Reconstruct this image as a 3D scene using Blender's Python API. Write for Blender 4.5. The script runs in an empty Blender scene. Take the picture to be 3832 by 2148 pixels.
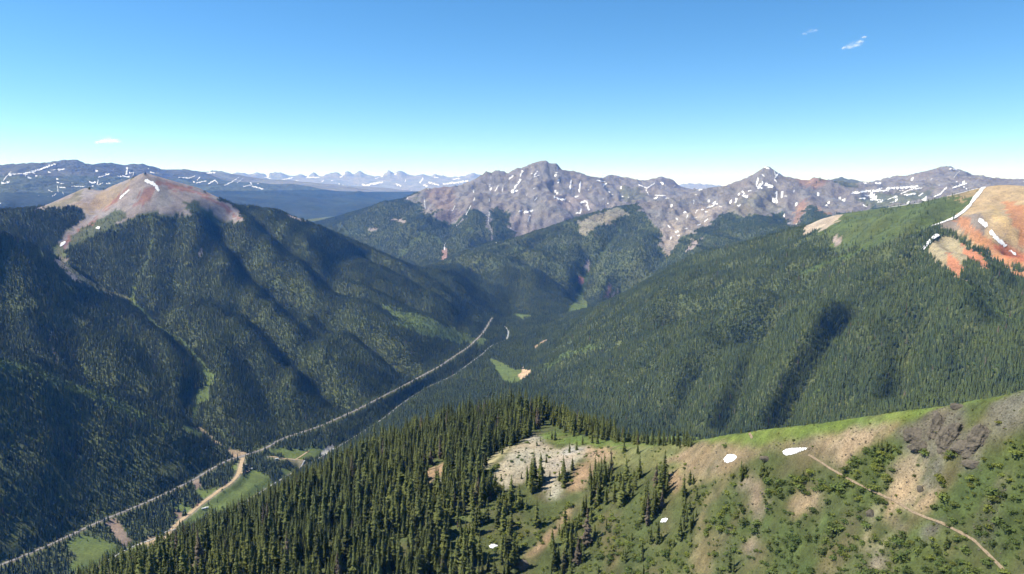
import bpy, bmesh, math, random
import numpy as np
from mathutils import Vector, Matrix

# ---------------------------------------------------------------- camera, sky, sun, exposure
sc = bpy.context.scene
CZ = 800.0                                   # height of the camera above the datum
PITCH = math.atan2(1074 - 699, 2736.0)
FPX = 2736.0                                 # focal length in photo pixels (70 degrees across 3832)
cam_d = bpy.data.cameras.new('camera'); cam = bpy.data.objects.new('camera', cam_d)
sc.collection.objects.link(cam); sc.camera = cam
cam_d.sensor_fit = 'HORIZONTAL'; cam_d.angle = 2 * math.atan(1916 / FPX)
cam_d.clip_start = 1.0; cam_d.clip_end = 200000.0
cam.location = (0, 0, CZ); cam.rotation_euler = (math.pi / 2 - PITCH, 0, 0)

SUN_AZ, SUN_EL = math.radians(-86), math.radians(53)     # azimuth measured clockwise from the view direction (+Y)
world = bpy.data.worlds.new('World'); sc.world = world; world.use_nodes = True
wn = world.node_tree; wn.nodes.clear()
wo = wn.nodes.new('ShaderNodeOutputWorld'); bg = wn.nodes.new('ShaderNodeBackground'); sky = wn.nodes.new('ShaderNodeTexSky')
sky.sky_type = 'NISHITA'; sky.sun_disc = False
sky.sun_elevation = SUN_EL; sky.sun_rotation = SUN_AZ
sky.altitude = 3600; sky.air_density = 1.0; sky.dust_density = 0.0; sky.ozone_density = 3.0
bg.inputs['Strength'].default_value = 0.106
hs = wn.nodes.new('ShaderNodeHueSaturation'); hs.inputs['Saturation'].default_value = 1.22; hs.inputs['Hue'].default_value = .494
wn.links.new(sky.outputs[0], hs.inputs['Color']); wn.links.new(hs.outputs[0], bg.inputs[0]); wn.links.new(bg.outputs[0], wo.inputs[0])
sun_d = bpy.data.lights.new('sun', 'SUN'); sun_d.energy = 5.0; sun_d.angle = math.radians(0.53); sun_d.color = (1.0, 0.95, 0.87)
sun = bpy.data.objects.new('sun', sun_d); sc.collection.objects.link(sun); sun.location = (-3000, 3000, 6000)
SUN_DIR = Vector((math.sin(SUN_AZ) * math.cos(SUN_EL), math.cos(SUN_AZ) * math.cos(SUN_EL), math.sin(SUN_EL)))
sun.rotation_euler = (-SUN_DIR).to_track_quat('-Z', 'Y').to_euler()
sc.view_settings.view_transform = 'Standard'; sc.view_settings.look = 'None'
sc.view_settings.gamma = 1.0; sc.view_settings.use_curve_mapping = False
sc.view_settings.exposure = 0.8
sc.render.engine = 'CYCLES'
cy = sc.cycles
cy.use_denoising = True
try: cy.denoiser = 'OPENIMAGEDENOISE'; cy.denoising_input_passes = 'RGB_ALBEDO_NORMAL'; cy.denoising_prefilter = 'ACCURATE'
except Exception: pass
cy.max_bounces = 5; cy.diffuse_bounces = 2; cy.glossy_bounces = 1; cy.transmission_bounces = 2
cy.volume_bounces = 1; cy.transparent_max_bounces = 24; cy.sample_clamp_indirect = 6.0
cy.use_adaptive_sampling = False
COL = sc.collection
rng = np.random.default_rng(7); random.seed(7)

# ---------------------------------------------------------------- noise
_GA = np.random.default_rng(11).random((64, 65536)) * (2 * math.pi)
_GC = np.cos(_GA).astype(np.float32); _GS = np.sin(_GA).astype(np.float32)
def vnoise(x, y, seed=0):
    """gradient noise, about -1..1"""
    x = np.asarray(x, np.float32); y = np.asarray(y, np.float32)
    ix = np.floor(x); iy = np.floor(y); fx = x - ix; fy = y - iy
    ix = ix.astype(np.int32); iy = iy.astype(np.int32)
    ux = fx * fx * fx * (fx * (fx * 6 - 15) + 10); uy = fy * fy * fy * (fy * (fy * 6 - 15) + 10)
    gc = _GC[seed % 64]; gs = _GS[seed % 64]
    def g(ox, oy):
        a = ((ix + ox) & 255) | (((iy + oy) & 255) << 8)
        return gc[a] * (fx - ox) + gs[a] * (fy - oy)
    a = g(0, 0); a += ux * (g(1, 0) - a); b = g(0, 1); b += ux * (g(1, 1) - b)
    return 1.5 * (a + uy * (b - a))
def fbm(x, y, octs=4, seed=0, gain=0.5):
    s = np.zeros_like(x, dtype=np.float32); a = 1.0; t = 0.0
    for o in range(octs):
        s += a * vnoise(x, y, seed + o * 17); t += a; a *= gain; x = x * 2.03 + 5.1; y = y * 2.03 - 3.7
    return s / t
def ridged(x, y, octs=4, seed=0):
    s = np.zeros_like(x, dtype=np.float32); a = 1.0; t = 0.0
    for o in range(octs):
        s += a * (1 - 2 * np.abs(vnoise(x, y, seed + o * 31))); t += a; a *= 0.5; x = x * 2.1 + 1.7; y = y * 2.1 + 9.2
    return s / t

# ---------------------------------------------------------------- the surveyed view: photo pixel -> bearing and slope of the ray
SP, CP = math.sin(PITCH), math.cos(PITCH)
def ray(X, Y):
    u = (np.asarray(X, float) - 1916) / FPX; v = (1074 - np.asarray(Y, float)) / FPX
    dy = CP + v * SP; dz = -SP + v * CP
    return np.arctan2(u, dy), dz / np.hypot(u, dy)
def bearing(X):                                # at horizon height
    return ray(X, 699.0)[0]
def project(x, y, z):
    f = y * CP - (z - CZ) * SP; w = y * SP + (z - CZ) * CP
    f = np.maximum(f, 1e-3)
    return 1916 + FPX * x / f, 1074 - FPX * w / f
def fp(p): return [(a * 1.48758, b * 1.48758) + tuple(c) for a, b, *c in p]
def crop(ox, oy, s):
    return lambda p: [(ox + a * s, oy + b * s) + tuple(c) for a, b, *c in p]
c1, c2, c3 = crop(0, 500, .49864), crop(1280, 500, .49864), crop(2552, 500, .49864)
c4, c5, c6 = crop(0, 1220, .64257), crop(1280, 1220, .64257), crop(2552, 1220, .64257)
z1, z2 = crop(600, 1600, .24932), crop(0, 1780, .24932)

# ---------------------------------------------------------------- ridge and valley lines (bearing, range, height)
LINES = []; CRESTS = []
def ridge(pts):                                # pixel + horizontal range
    out = []
    for X, Y, D in pts:
        t, s = ray(X, Y); out.append((D * math.sin(t), D * math.cos(t), CZ + D * float(s)))
    LINES.append(out); CRESTS.append(out); return out
def trough(pts):                               # pixel + range, not a crest
    r_ = ridge(pts); CRESTS.pop(); return r_
def valley(pts):                               # pixel + height relative to the camera
    out = []
    for X, Y, zz in pts:
        t, s = ray(X, Y); D = zz / float(s); out.append((D * math.sin(t), D * math.cos(t), CZ + zz))
    LINES.append(out); return out
def wline(pts):                                # pixel column + range + height relative to the camera
    out = []
    for X, D, zz in pts:
        t = float(bearing(X)); out.append((D * math.sin(t), D * math.cos(t), CZ + zz))
    LINES.append(out); return out

# near spur
ridge(fp([(4200,760,262),(3500,835,275),(2900,925,297),(2576,985,320),(2400,1018,340),(2250,1038,350),(2100,1060,365),(1950,1080,385),(1850,1092,405),(1740,1110,440),
          (1600,1114,490),(1480,1092,545),(1400,1062,600),(1330,1030,660),(1250,1035,720)]))
wline([(1820,860,-300),(1760,1150,-465),(1690,1480,-600)])
wline([(2900,545,-236),(3200,500,-215),(3800,450,-192),(4400,420,-175),(5400,400,-160),(6400,390,-150)])
ridge(fp([(1350,1092,550),(1290,1125,522),(1220,1170,492)]))
ridge(fp([(1250,1035,720),(1080,1065,700),(900,1152,640),(750,1248,570),(600,1342,505),(450,1422,465),(300,1500,430),(100,1630,400)]))
ridge(fp([(100,1640,380),(300,1500,405),(600,1460,400),(900,1460,405),(1200,1460,408),(1400,1460,396),(1600,1460,370),(1800,1460,340),(2000,1460,312),(2250,1460,288),(2576,1460,270),(2900,1460,262),(3500,1450,255),(4200,1440,250)]))
wline([(-1500,150,-260),(500,150,-255),(1900,150,-240),(3000,150,-225),(4700,150,-215),(6400,150,-205)])
wline([(-1500,112,-280),(6400,112,-235)])
# main valley: river and highway
RIVER_Z = [(-1400,1230,-668),(-600,1200,-662)]
wline(RIVER_Z + [(0,1190,-655)])
valley(c4([(300,1560,-652),(530,1440,-648),(620,1360,-647),(740,1280,-645),(1000,1200,-642),(1270,1140,-640)]))
valley(c4([(1270,1140,-640),(1900,740,-640)]) + c5([(220,550,-640),(430,390,-640),(640,290,-640),(830,150,-642),(870,110,-642),(960,80,-643),(970,30,-645),(950,0,-646)]))
valley(c5([(950,0,-646)]) + fp([(1275,795,-650),(1330,792,-652),(1420,790,-655)]))
HIGHWAY = c4([(-900,1700,-640),(-300,1510,-636),(0,1395,-632),(200,1315,-629),(420,1215,-626),(600,1125,-623),(780,1062,-620),(900,1005,-618),(1020,950,-616),
          (1160,880,-614),(1280,800,-613),(1370,762,-612),(1480,738,-612),(1560,715,-612),(1620,660,-612)]) + \
          fp([(800,1075,-613),(900,1030,-614),(1000,978,-616),(1100,925,-618),(1180,872,-620),(1215,838,-622),(1238,800,-628)])
valley(HIGHWAY)
# left side valley and spurs
SIDE = c1([(430,840,3270),(470,960,3130),(600,1080,3000),(820,1190,2860),(1000,1260,2750)]) + c4([(910,0,2530),(1060,90,2360),(1180,220,2170),(1210,300,2090),(1150,450,1960),(1120,560,1880),(1250,660,1800),(1340,740,1735)])
trough(SIDE)
ridge(c1([(-400,640,2500),(0,735,2620),(150,790,2680),(300,860,2760),(430,935,2900)]))
ridge(c1([(-500,560,3450),(0,578,3480),(250,572,3540),(400,566,3600),(600,566,3660)]))
ridge(c4([(-900,-20,1800),(-300,110,1840),(0,190,1850),(300,280,1860),(600,395,1840),(850,520,1800),(1050,650,1730)]))
trough(c4([(-700,-150,2500),(0,90,2150),(300,255,2010),(600,378,1950),(850,440,1930),(1000,520,1890)]))
trough(c1([(760,560,3700),(700,620,3600),(620,700,3460),(540,780,3350),(470,830,3290)]))
trough(c1([(0,640,3380),(250,660,3400),(420,680,3430)]))
# left red mountain
ridge(c1([(250,572,3700),(330,545,3800),(440,495,3850),(560,440,3880),(640,405,3900),(760,430,3880),(870,380,3820),(960,345,3760),(1080,292,3700)]))
ridge(c1([(1080,292,3700),(1300,355,3720),(1500,410,3760),(1640,480,3800),(1740,535,3830),(1900,545,3880),(2100,585,3920),(2300,668,3930),(2567,765,3900)]) +
      c2([(200,850,3820),(500,992,3700),(700,1112,3600),(900,1250,3520),(1080,1380,3460)]))
trough(c1([(1080,292,3700),(1190,420,3590),(1215,560,3490)]))
# right valley behind the near spur
VR = c5([(1050,300,-622)])
valley(fp([(1420,790,-655)]) + c5([(1130,120,-640),(1050,300,-622)]))
wline([(1960,2420,-622),(2150,2050,-600),(2350,1780,-570),(2520,1600,-545),(3000,1350,-445),(3500,1200,-355),(4300,1100,-260),(5200,1050,-180)])
# right mountain
RM = ridge(c2([(1560,1400,3480),(1850,1338,3420),(2100,1212,3330),(2300,1092,3250),(2567,942,3160)]) +
      c3([(200,862,3080),(460,812,3000),(700,742,2950),(860,702,2920),(930,690,2900),(1050,622,2880),(1220,590,2860),(1400,560,2830),(1550,545,2800),(1780,515,2750),(1980,465,2700),(2250,395,2640),(2420,370,2600),(2560,385,2560),(2900,400,2450),(3600,380,2300),(5200,340,2150),(7000,300,2050)]))
ridge(c3([(2270,385,2640),(2220,450,2560),(2150,540,2450),(2050,620,2360),(1900,690,2260),(1700,770,2180)]))
ridge(c3([(1900,690,2260),(2100,830,2150),(2300,935,2060),(2560,1085,1930),(2900,1260,1800)]))
wline([(3800,2150,-190),(4200,2050,-210),(4900,1900,-230)])
# middle spur and pyramid
ridge(c2([(420,1150,4350),(650,1045,4500),(770,966,4600),(900,906,4680),(1150,836,4800),(1300,784,4900),(1500,722,5050),(1750,635,5300),(2000,562,5500),(2180,534,5700),(2300,512,5850),(2567,465,6200)]) +
      c3([(200,405,6500),(340,390,6650),(460,360,6800),(500,330,6850),(560,290,6920),(630,243,7000)]))
ridge(c3([(630,243,7000),(680,265,7000),(760,320,6980),(850,335,6950),(950,350,6900),(980,330,6900),(1050,340,6880),(1110,350,6850),(1200,420,6700),(1270,470,6550),(1340,530,6400),(1420,600,6200)]))
ridge(c3([(630,243,7000),(640,400,6500),(560,430,6300),(440,520,6000),(330,600,5700),(250,760,5200)]))
ridge(c3([(760,320,6980),(850,390,6600),(960,500,6200),(930,600,5700),(900,690,5300)]))
valley(fp([(1420,790,-655),(1560,740,-640)]))
wline([(2300,3900,-640),(2600,3850,-600),(3000,3800,-520),(3500,3700,-420),(4300,3600,-330),(5200,3500,-300)])
# behind the middle spur
wline([(1480,4650,-600),(1650,5200,-560),(1900,5700,-500),(2200,6300,-380),(2500,7200,-220),(2700,7900,-130)])
# rocky centre mountain
ridge(c1([(2200,800,6300)]) + c2([(0,662,6500),(200,572,6700),(300,512,6850),(480,490,7000),(560,440,7150),(640,410,7300),(740,400,7350),(860,400,7400),(960,370,7500),(1020,330,7600),(1080,283,7700),(1120,297,7750),(1150,272,7800),(1200,280,7850),(1250,295,7880),(1310,262,7920),(1400,235,7960),(1450,215,7990),(1500,200,8000)]))
ridge(c2([(1500,200,8000),(1540,206,8000),(1560,226,8000),(1600,222,8020),(1650,265,8050),(1700,285,8100),(1740,278,8200),(1830,310,8350),(1940,330,8500),(2030,308,8700),(2150,335,8900),(2220,356,9100),(2290,345,9300),(2400,320,9500),(2480,345,9500),(2567,425,9400),(2700,520,9200)]))
ridge(c2([(1500,200,8000),(1480,330,7500),(1400,400,7150),(1500,440,6900),(1600,540,6500),(1680,650,6050)]))
ridge(c2([(1310,262,7920),(1260,420,7300),(1130,455,7000),(1020,440,6800),(880,510,6550),(700,605,6250),(500,685,5950)]))
ridge(c2([(1130,455,7000),(1130,560,6500),(1180,660,6100),(1190,760,5800)]))
ridge(c2([(1020,440,6800),(980,560,6300),(960,680,5900),(950,820,5500)]))
wline([(1480,4650,-600),(1330,5000,-560),(1200,5600,-560),(1050,6500,-540),(800,7200,-520),(300,7400,-500),(-600,7000,-460),(-1500,6500,-450)])
valley(c2([(770,980,-540),(780,820,-430),(830,700,-340)]))
# right far mountain
ridge(c3([(1290,445,8600),(1400,372,9000),(1480,347,9000),(1580,320,8900),(1690,318,8800),(1740,320,8700),(1850,290,8500),(1960,245,8300),(2020,245,8200),(2100,285,8100),(2180,325,8000),(2250,308,7900),(2350,350,7800),(2450,372,7700),(2900,400,7600),(3600,380,7400)]))
ridge(c3([(1960,245,8300),(1920,380,7300),(1850,460,6700)])); ridge(c3([(1080,352,10500),(1180,327,11000),(1280,345,10800),(1400,372,10500)]))
wline([(3150,6600,-130),(3350,6200,-140),(3600,5600,-170),(4200,5200,-200),(5200,5000,-200)])
# blue ranges on the left
ridge(c1([(-900,250,10500),(-400,285,11000),(0,272,11500),(80,270,11500),(160,235,11600),(260,217,11600),(340,230,11700),(400,208,11800),(490,197,12000),(580,197,12000),(640,225,12200),(700,235,12300),(780,217,12500),(860,218,12600),(920,238,12800),(980,225,13000),(1060,225,13200),(1130,240,13400),(1230,270,13800),(1370,262,14500),(1500,287,15000)]))
ridge(c1([(160,235,11600),(120,330,10300),(60,420,9300),(0,500,8600)])); ridge(c1([(580,197,12000),(600,330,10800),(480,440,9600),(300,540,8700)])); ridge(c1([(1060,225,13200),(900,330,11500),(760,420,10300)]))
ridge(c1([(1230,270,13800),(1290,340,12500),(1600,405,12000),(1800,425,12200),(2100,440,12600),(2300,452,13000),(2567,478,13500)]) + c2([(120,430,14000),(230,455,14200),(330,490,14000),(430,520,13500)]))
ridge(c1([(1500,287,15000),(1580,278,17000),(1640,280,17000),(1700,292,17000),(1760,300,17500),(1830,330,18000),(1900,325,18000),(2000,350,18500),(2200,360,19000),(2400,385,20000)]) + c2([(0,395,20000),(120,400,20500),(200,415,21000)]))
ridge(c1([(1500,320,27000),(1640,285,28000),(1740,300,28000),(1800,292,28500),(1870,305,28500),(1940,287,29000),(2000,310,29000),(2060,288,29500),(2130,300,29500),(2200,325,30000),(2260,300,30000),(2300,320,30000),(2350,287,30500),(2400,322,30500),(2440,310,30500),(2520,283,31000),(2567,320,31000)]) +
      c2([(30,278,31000),(90,302,31000),(130,280,31000),(230,322,31000),(300,320,31000),(350,270,31500),(390,300,31500),(440,272,31500),(490,308,31500),(550,320,32000),(600,302,32000),(640,318,32000),(700,302,32000),(800,328,32500),(880,325,32500),(990,296,33000),(1030,310,33000),(1200,340,33000),(1900,390,33000)]))
ridge(c2([(2300,400,31000),(2500,390,31000)]) + c3([(0,382,31000),(50,372,31000),(150,378,31000),(300,392,31000),(700,410,31000),(1400,410,31000),(2600,420,31000),(4000,400,31000)]))
wline([(-1500,9000,-420),(-300,8200,-430),(300,8300,-450),(800,9000,-470),(1200,9800,-480),(1700,10800,-380),(2400,12500,-200),(3200,13500,-100),(5200,13500,-100)])
wline([(-1500,21000,-300),(600,23000,-300),(1300,25500,-300),(2000,24000,-400),(3000,20000,-300),(5200,20000,-300)])
wline([(-1500,40000,-500),(1900,40000,-500),(5200,40000,-500)])
wline([(-1500,28000,150),(0,27500,100),(700,27000,100)])

# ---------------------------------------------------------------- height field on a log-polar grid (cells grow with distance)
TH0, TH1, LR0, LR1 = -0.82, 0.82, math.log(110.0), math.log(46000.0)
def grid(h):
    nt = int(round((TH1 - TH0) / h)) + 1; nr = int(round((LR1 - LR0) / h)) + 1
    return nt, nr
def raster(h):
    nt, nr = grid(h); S = np.zeros((nr, nt)); N = np.zeros((nr, nt))
    for ln in LINES:
        for a, b in zip(ln[:-1], ln[1:]):
            a = np.array(a); b = np.array(b)
            ra, rb = math.hypot(a[0], a[1]), math.hypot(b[0], b[1])
            n = int(max(abs(math.atan2(a[0], a[1]) - math.atan2(b[0], b[1])), abs(math.log(ra / rb)), np.linalg.norm(a[:2] - b[:2]) / min(ra, rb)) / h * 2.5) + 2
            f = np.linspace(0, 1, n)[:, None]; p = a + (b - a) * f
            t = np.arctan2(p[:, 0], p[:, 1]); r = np.log(np.hypot(p[:, 0], p[:, 1]))
            j = np.rint((t - TH0) / h).astype(int); i = np.rint((r - LR0) / h).astype(int)
            k = (j >= 0) & (j < nt) & (i >= 0) & (i < nr)
            np.add.at(S, (i[k], j[k]), p[k, 2]); np.add.at(N, (i[k], j[k]), 1)
    m = N > 0; S[m] /= N[m]
    return S, m
def relax(z, m, val, its, w=1.85):
    nr, nt = z.shape
    ii, jj = np.indices((nr, nt)); par = (ii + jj) % 2
    free = [(~m) & (par == c) for c in (0, 1)]
    for _ in range(its):
        for c in (0, 1):
            p = np.pad(z, 1, mode='edge')
            avg = (p[:-2, 1:-1] + p[2:, 1:-1] + p[1:-1, :-2] + p[1:-1, 2:]) * 0.25
            z = np.where(free[c], z + w * (avg - z), z)
    return z
def resize(a, nr, nt):
    y = np.linspace(0, a.shape[0] - 1, nr); x = np.linspace(0, a.shape[1] - 1, nt)
    y0 = np.minimum(y.astype(int), a.shape[0] - 2); x0 = np.minimum(x.astype(int), a.shape[1] - 2)
    fy = (y - y0)[:, None]; fx = (x - x0)[None]
    A = a[y0]; B = a[y0 + 1]; R = A * (1 - fy) + B * fy
    return R[:, x0] * (1 - fx) + R[:, x0 + 1] * fx
def blur(a, s):
    n = int(3 * s) + 1; k = np.exp(-0.5 * (np.arange(-n, n + 1) / s) ** 2); k /= k.sum()
    p = np.pad(a, ((n, n), (0, 0)), mode='edge'); a = sum(k[q] * p[q:q + a.shape[0]] for q in range(2 * n + 1))
    p = np.pad(a, ((0, 0), (n, n)), mode='edge'); return sum(k[q] * p[:, q:q + a.shape[1]] for q in range(2 * n + 1))
Z = None
for h, its in ((0.04, 300), (0.02, 200), (0.01, 160), (0.005, 90)):
    nt, nr = grid(h); S, Mk = raster(h)
    Z = np.full((nr, nt), CZ - 300.0) if Z is None else resize(Z, nr, nt)
    Z = np.where(Mk, S, Z); Z = relax(Z, Mk, S, its)
H = 0.005
th = TH0 + H * np.arange(nt); lr = LR0 + H * np.arange(nr); rr = np.exp(lr)
TT, RR = np.meshgrid(th, rr); XX = RR * np.sin(TT); YY = RR * np.cos(TT)

# softening: strong near the camera, light elsewhere, crests kept
near_w = np.clip((900 - RR) / 300, 0, 1)
Zs = blur(Z, 5.0); Zm = blur(Z, 1.2)
Z = Z * 0.35 * (1 - near_w) + Zm * 0.65 * (1 - near_w) + near_w * (Zs * 0.8 + Z * 0.2)
keep = blur(Mk.astype(float), 3.0); keep = np.clip(keep / 0.12, 0, 1)

# rock country far away is rough, forest country smooth; crests stay where they were surveyed
rockw = np.clip((RR - 5200) / 1200, 0, 1)
rel = RR
Z += (1 - keep) * rockw * ((ridged(XX / 800, YY / 1300, 4, 3) - .55) * 95 + (ridged(XX / 210 + .8 * vnoise(XX / 400, YY / 400, 4), YY / 700, 3, 9) - .5) * 60) * np.clip((Z - (CZ - 480)) / 200, 0.15, 1)
Z += (1 - keep) * np.clip((RR - 17000) / 4000, 0, 1) * (ridged(XX / 2600, YY / 2600, 5, 5) - .5) * 190
Z += (1 - keep) * np.clip((RR - 9000) / 1500, 0, 1) * np.clip((20000 - RR) / 3000, 0, 1) * np.clip((Z - (CZ - 200)) / 250, 0.1, 1) * (ridged(XX / 1100, YY / 2200, 4, 13) - .5) * 150
midw = np.clip((RR - 1400) / 300, 0, 1) * (1 - rockw)
Z += (1 - keep) * midw * np.clip((Z - (CZ - 600)) / 60, 0, 1) * (fbm(XX / 420, YY / 420, 4, 21) * 30)

# gullies seen on the slopes: a first cut that running water then follows
def hit(X, Y, rmin=160.0, rmax=1e9, z=None):
    """first place where the ray through a photo pixel meets the ground: range"""
    z = Z if z is None else z
    t, s = ray(X, Y); t = np.atleast_1d(t); s = np.atleast_1d(s)
    f = np.clip((t - TH0) / H, 0, nt - 1.001); j = f.astype(int); f = f - j
    i0 = int(max(0, (math.log(rmin) - LR0) / H)); i1 = int(min(nr, (math.log(min(rmax, 45900)) - LR0) / H + 2))
    out = np.empty(len(t))
    for q in range(0, len(t), 4000):
        k = slice(q, q + 4000)
        E = (z[i0:i1, j[k]] * (1 - f[k]) + z[i0:i1, j[k] + 1] * f[k] - CZ) / rr[i0:i1, None]
        above = E >= s[k][None]
        idx = np.argmax(above, axis=0); none = ~above.any(axis=0)
        idx = np.where(none, E.shape[0] - 1, idx); im = np.maximum(idx - 1, 0); c = np.arange(E.shape[1])
        e0 = E[im, c]; e1 = E[idx, c]; g = np.where(idx > im, (s[k] - e0) / np.where(np.abs(e1 - e0) < 1e-9, 1, e1 - e0), 0)
        out[k] = np.exp(lr[i0 + im] + H * np.clip(g, 0, 1)); out[k] = np.where(none, np.nan, out[k])
    return out
def ground_pts(pts, rmin=160.0, rmax=1e9, n=None):
    """photo polyline -> ground points (x, y)"""
    P = np.array([p[:2] for p in pts], float)
    L = np.r_[0, np.cumsum(np.hypot(*np.diff(P, axis=0).T))]
    n = n or max(2, int(L[-1] / 8))
    s = np.linspace(0, L[-1], n); X = np.interp(s, L, P[:, 0]); Y = np.interp(s, L, P[:, 1])
    D = hit(X, Y, rmin, rmax); t = ray(X, Y)[0]; k = ~np.isnan(D)
    return np.c_[D[k] * np.sin(t[k]), D[k] * np.cos(t[k])]
def dist_line(x, y, P):
    """distance from points to a polyline"""
    d = np.full(x.shape, 1e12)
    for a, b in zip(P[:-1], P[1:]):
        ab = b - a; l2 = max(ab @ ab, 1e-6)
        t = np.clip(((x - a[0]) * ab[0] + (y - a[1]) * ab[1]) / l2, 0, 1)
        d = np.minimum(d, (x - a[0] - t * ab[0]) ** 2 + (y - a[1] - t * ab[1]) ** 2)
    return np.sqrt(d)
def window(P, pad):
    t = np.arctan2(P[:, 0], P[:, 1]); r = np.hypot(P[:, 0], P[:, 1]); pr = pad / r.min()
    j0 = max(0, int((t.min() - pr - TH0) / H)); j1 = min(nt, int((t.max() + pr - TH0) / H) + 2)
    i0 = max(0, int((math.log(max(111, r.min() - pad)) - LR0) / H)); i1 = min(nr, int((math.log(r.max() + pad) - LR0) / H) + 2)
    return slice(i0, i1), slice(j0, j1)
def carve(pts, width, depth, rmin=160.0, rmax=1e9, n=None):
    P = ground_pts(pts, rmin, rmax, n=n or max(4, len(pts) * 4))
    if len(P) < 2: return
    i, j = window(P, width * 3)
    d = dist_line(XX[i, j], YY[i, j], P)
    Z[i, j] -= depth * np.exp(-0.5 * (d / width) ** 2)
R0 = 900.0
for g, w_, d_ in [
    (c1([(1130,640),(1120,800),(1090,960),(1030,1100),(990,1210)]), 45, 15), (c1([(1560,900),(1480,1010),(1420,1130),(1330,1260),(1250,1330)]), 45, 20),
    (c1([(1640,640),(1720,830),(1900,1010),(2100,1200),(2300,1380)]), 45, 17), (c1([(1900,600),(2100,820),(2300,1000),(2567,1200)]), 40, 15),
    (c2([(0,1040),(200,1150),(420,1260),(640,1360),(820,1440)]), 40, 22), (c2([(0,1180),(250,1330),(450,1440)]), 40, 16),
    (c2([(200,880),(500,1060),(750,1220),(950,1350)]), 35, 14), (c1([(1500,1250),(1800,1400)]), 40, 14),
    (fp([(760,760),(900,850),(1030,930)]), 40, 13), (fp([(640,800),(740,900),(850,1010)]), 40, 12), (fp([(560,860),(640,960),(700,1050)]), 36, 12),
    (c4([(300,60),(420,180),(560,300)]), 30, 10), (c4([(700,0),(850,160),(1000,300)]), 35, 12), (c4([(120,420),(420,640),(700,860)]), 30, 9), (c4([(0,640),(260,840),(500,1030)]), 30, 9),
    (c3([(1500,800),(1200,930),(900,1045),(500,1210),(0,1400)]), 40, 26), (c3([(1100,800),(700,900),(300,1050),(0,1150)]), 38, 20),
    (c3([(900,760),(500,850),(100,960)]), 35, 14), (c3([(1760,960),(1400,1060),(1000,1180),(600,1320),(300,1440)]), 36, 22),
    (c3([(1700,1050),(1500,1180),(1340,1300),(1180,1440)]), 30, 14),
    (fp([(2150,780),(2060,900),(1960,1060)]), 26, 20), (fp([(1930,820),(1880,930),(1825,1070)]), 24, 16), (fp([(2330,800),(2290,900),(2250,1000)]), 22, 11),
    (c3([(2110,1100),(2200,1200),(2400,1350),(2540,1440)]), 30, 18), (c6([(1250,100),(1260,300),(1270,420)]), 16, 9), (c6([(1560,60),(1600,240),(1640,380)]), 16, 8),
    (c2([(2100,720),(1950,900),(1850,1040),(1810,1130),(1790,1215)]), 60, 42), (c2([(1790,720),(1830,900),(1840,1030)]), 50, 28), (c2([(2380,760),(2440,930),(2280,1080),(2020,1230)]), 55, 30),
    (c2([(1500,760),(1400,900),(1330,1080),(1250,1250)]), 55, 20), (c2([(1250,830),(1150,960),(1000,1150)]), 55, 18), (c2([(1650,700),(1640,900),(1560,1150)]), 55, 18),
    (c2([(2200,620),(2180,800),(2080,960)]), 50, 20), (c3([(690,420),(710,520),(780,650)]), 50, 34), (c3([(840,440),(830,560),(860,680)]), 45, 30), (c3([(1000,420),(1100,520),(1180,570)]), 45, 22),
    (c3([(2420,500),(2500,700),(2560,900)]), 30, 12), (c3([(2150,620),(2300,780),(2450,900)]), 26, 9), (c3([(1990,780),(2060,930),(2100,1080)]), 20, 9)]:
    carve(g, w_, d_ * 1.7, R0)

# ribs and ravines running down the long flanks
def at_px(X, D): t = float(bearing(X)); return np.array((D * math.sin(t), D * math.cos(t)))
def ribs(mask, a, b, wl, amp, seed):
    d = (b - a) / np.linalg.norm(b - a); u = (XX * d[0] + YY * d[1]) / wl; v = (-XX * d[1] + YY * d[0]) / (wl * 11)
    global Z
    Z = Z + mask * (1 - keep) * amp * (ridged(u + .9 * vnoise(v * 2.2, u * .25, seed), v, 2, seed) + .1)
sm = lambda x, a, b: np.clip((x - a) / (b - a), 0, 1)
lowm = sm(Z, CZ - 625, CZ - 560)
rd_ = np.interp(TT, bearing(np.array([2058, 2551, 2900, 3160, 3440, 3670, 3830, 4350, 5200.])), [3480, 3120, 2940, 2860, 2750, 2640, 2560, 2300, 2150])
vd_ = np.interp(TT, bearing(np.array([1960, 2150, 2350, 2520, 3000, 3500, 4300, 5200.])), [2420, 2050, 1780, 1600, 1350, 1200, 1100, 1050])
ribs(sm(TT, float(bearing(2020)), float(bearing(2150))) * sm(RR / vd_, 1.05, 1.35) * sm(-RR / rd_, -.97, -.86) * lowm, at_px(2058, 3480), at_px(3500, 2700), 230, 58, 31)
ribs(sm(-TT, -float(bearing(1830)), -float(bearing(1700))) * sm(TT, float(bearing(480)), float(bearing(620))) * sm(RR, 1650, 2000) * sm(-RR, -4200, -3900) * lowm, at_px(560, 3700), at_px(1800, 3470), 240, 56, 33)
ribs(sm(TT, float(bearing(1450)), float(bearing(1600))) * sm(-TT, -float(bearing(3200)), -float(bearing(3000))) * sm(RR, 4050, 4300) * sm(-RR, -5600, -5000) * lowm, at_px(1600, 4500), at_px(2400, 5600), 320, 60, 35)
ribs(sm(-TT, -float(bearing(700)), -float(bearing(550))) * sm(RR, 1450, 1600) * sm(-RR, -3100, -2800) * lowm, at_px(-200, 1800), at_px(640, 1750), 180, 24, 37)

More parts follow.
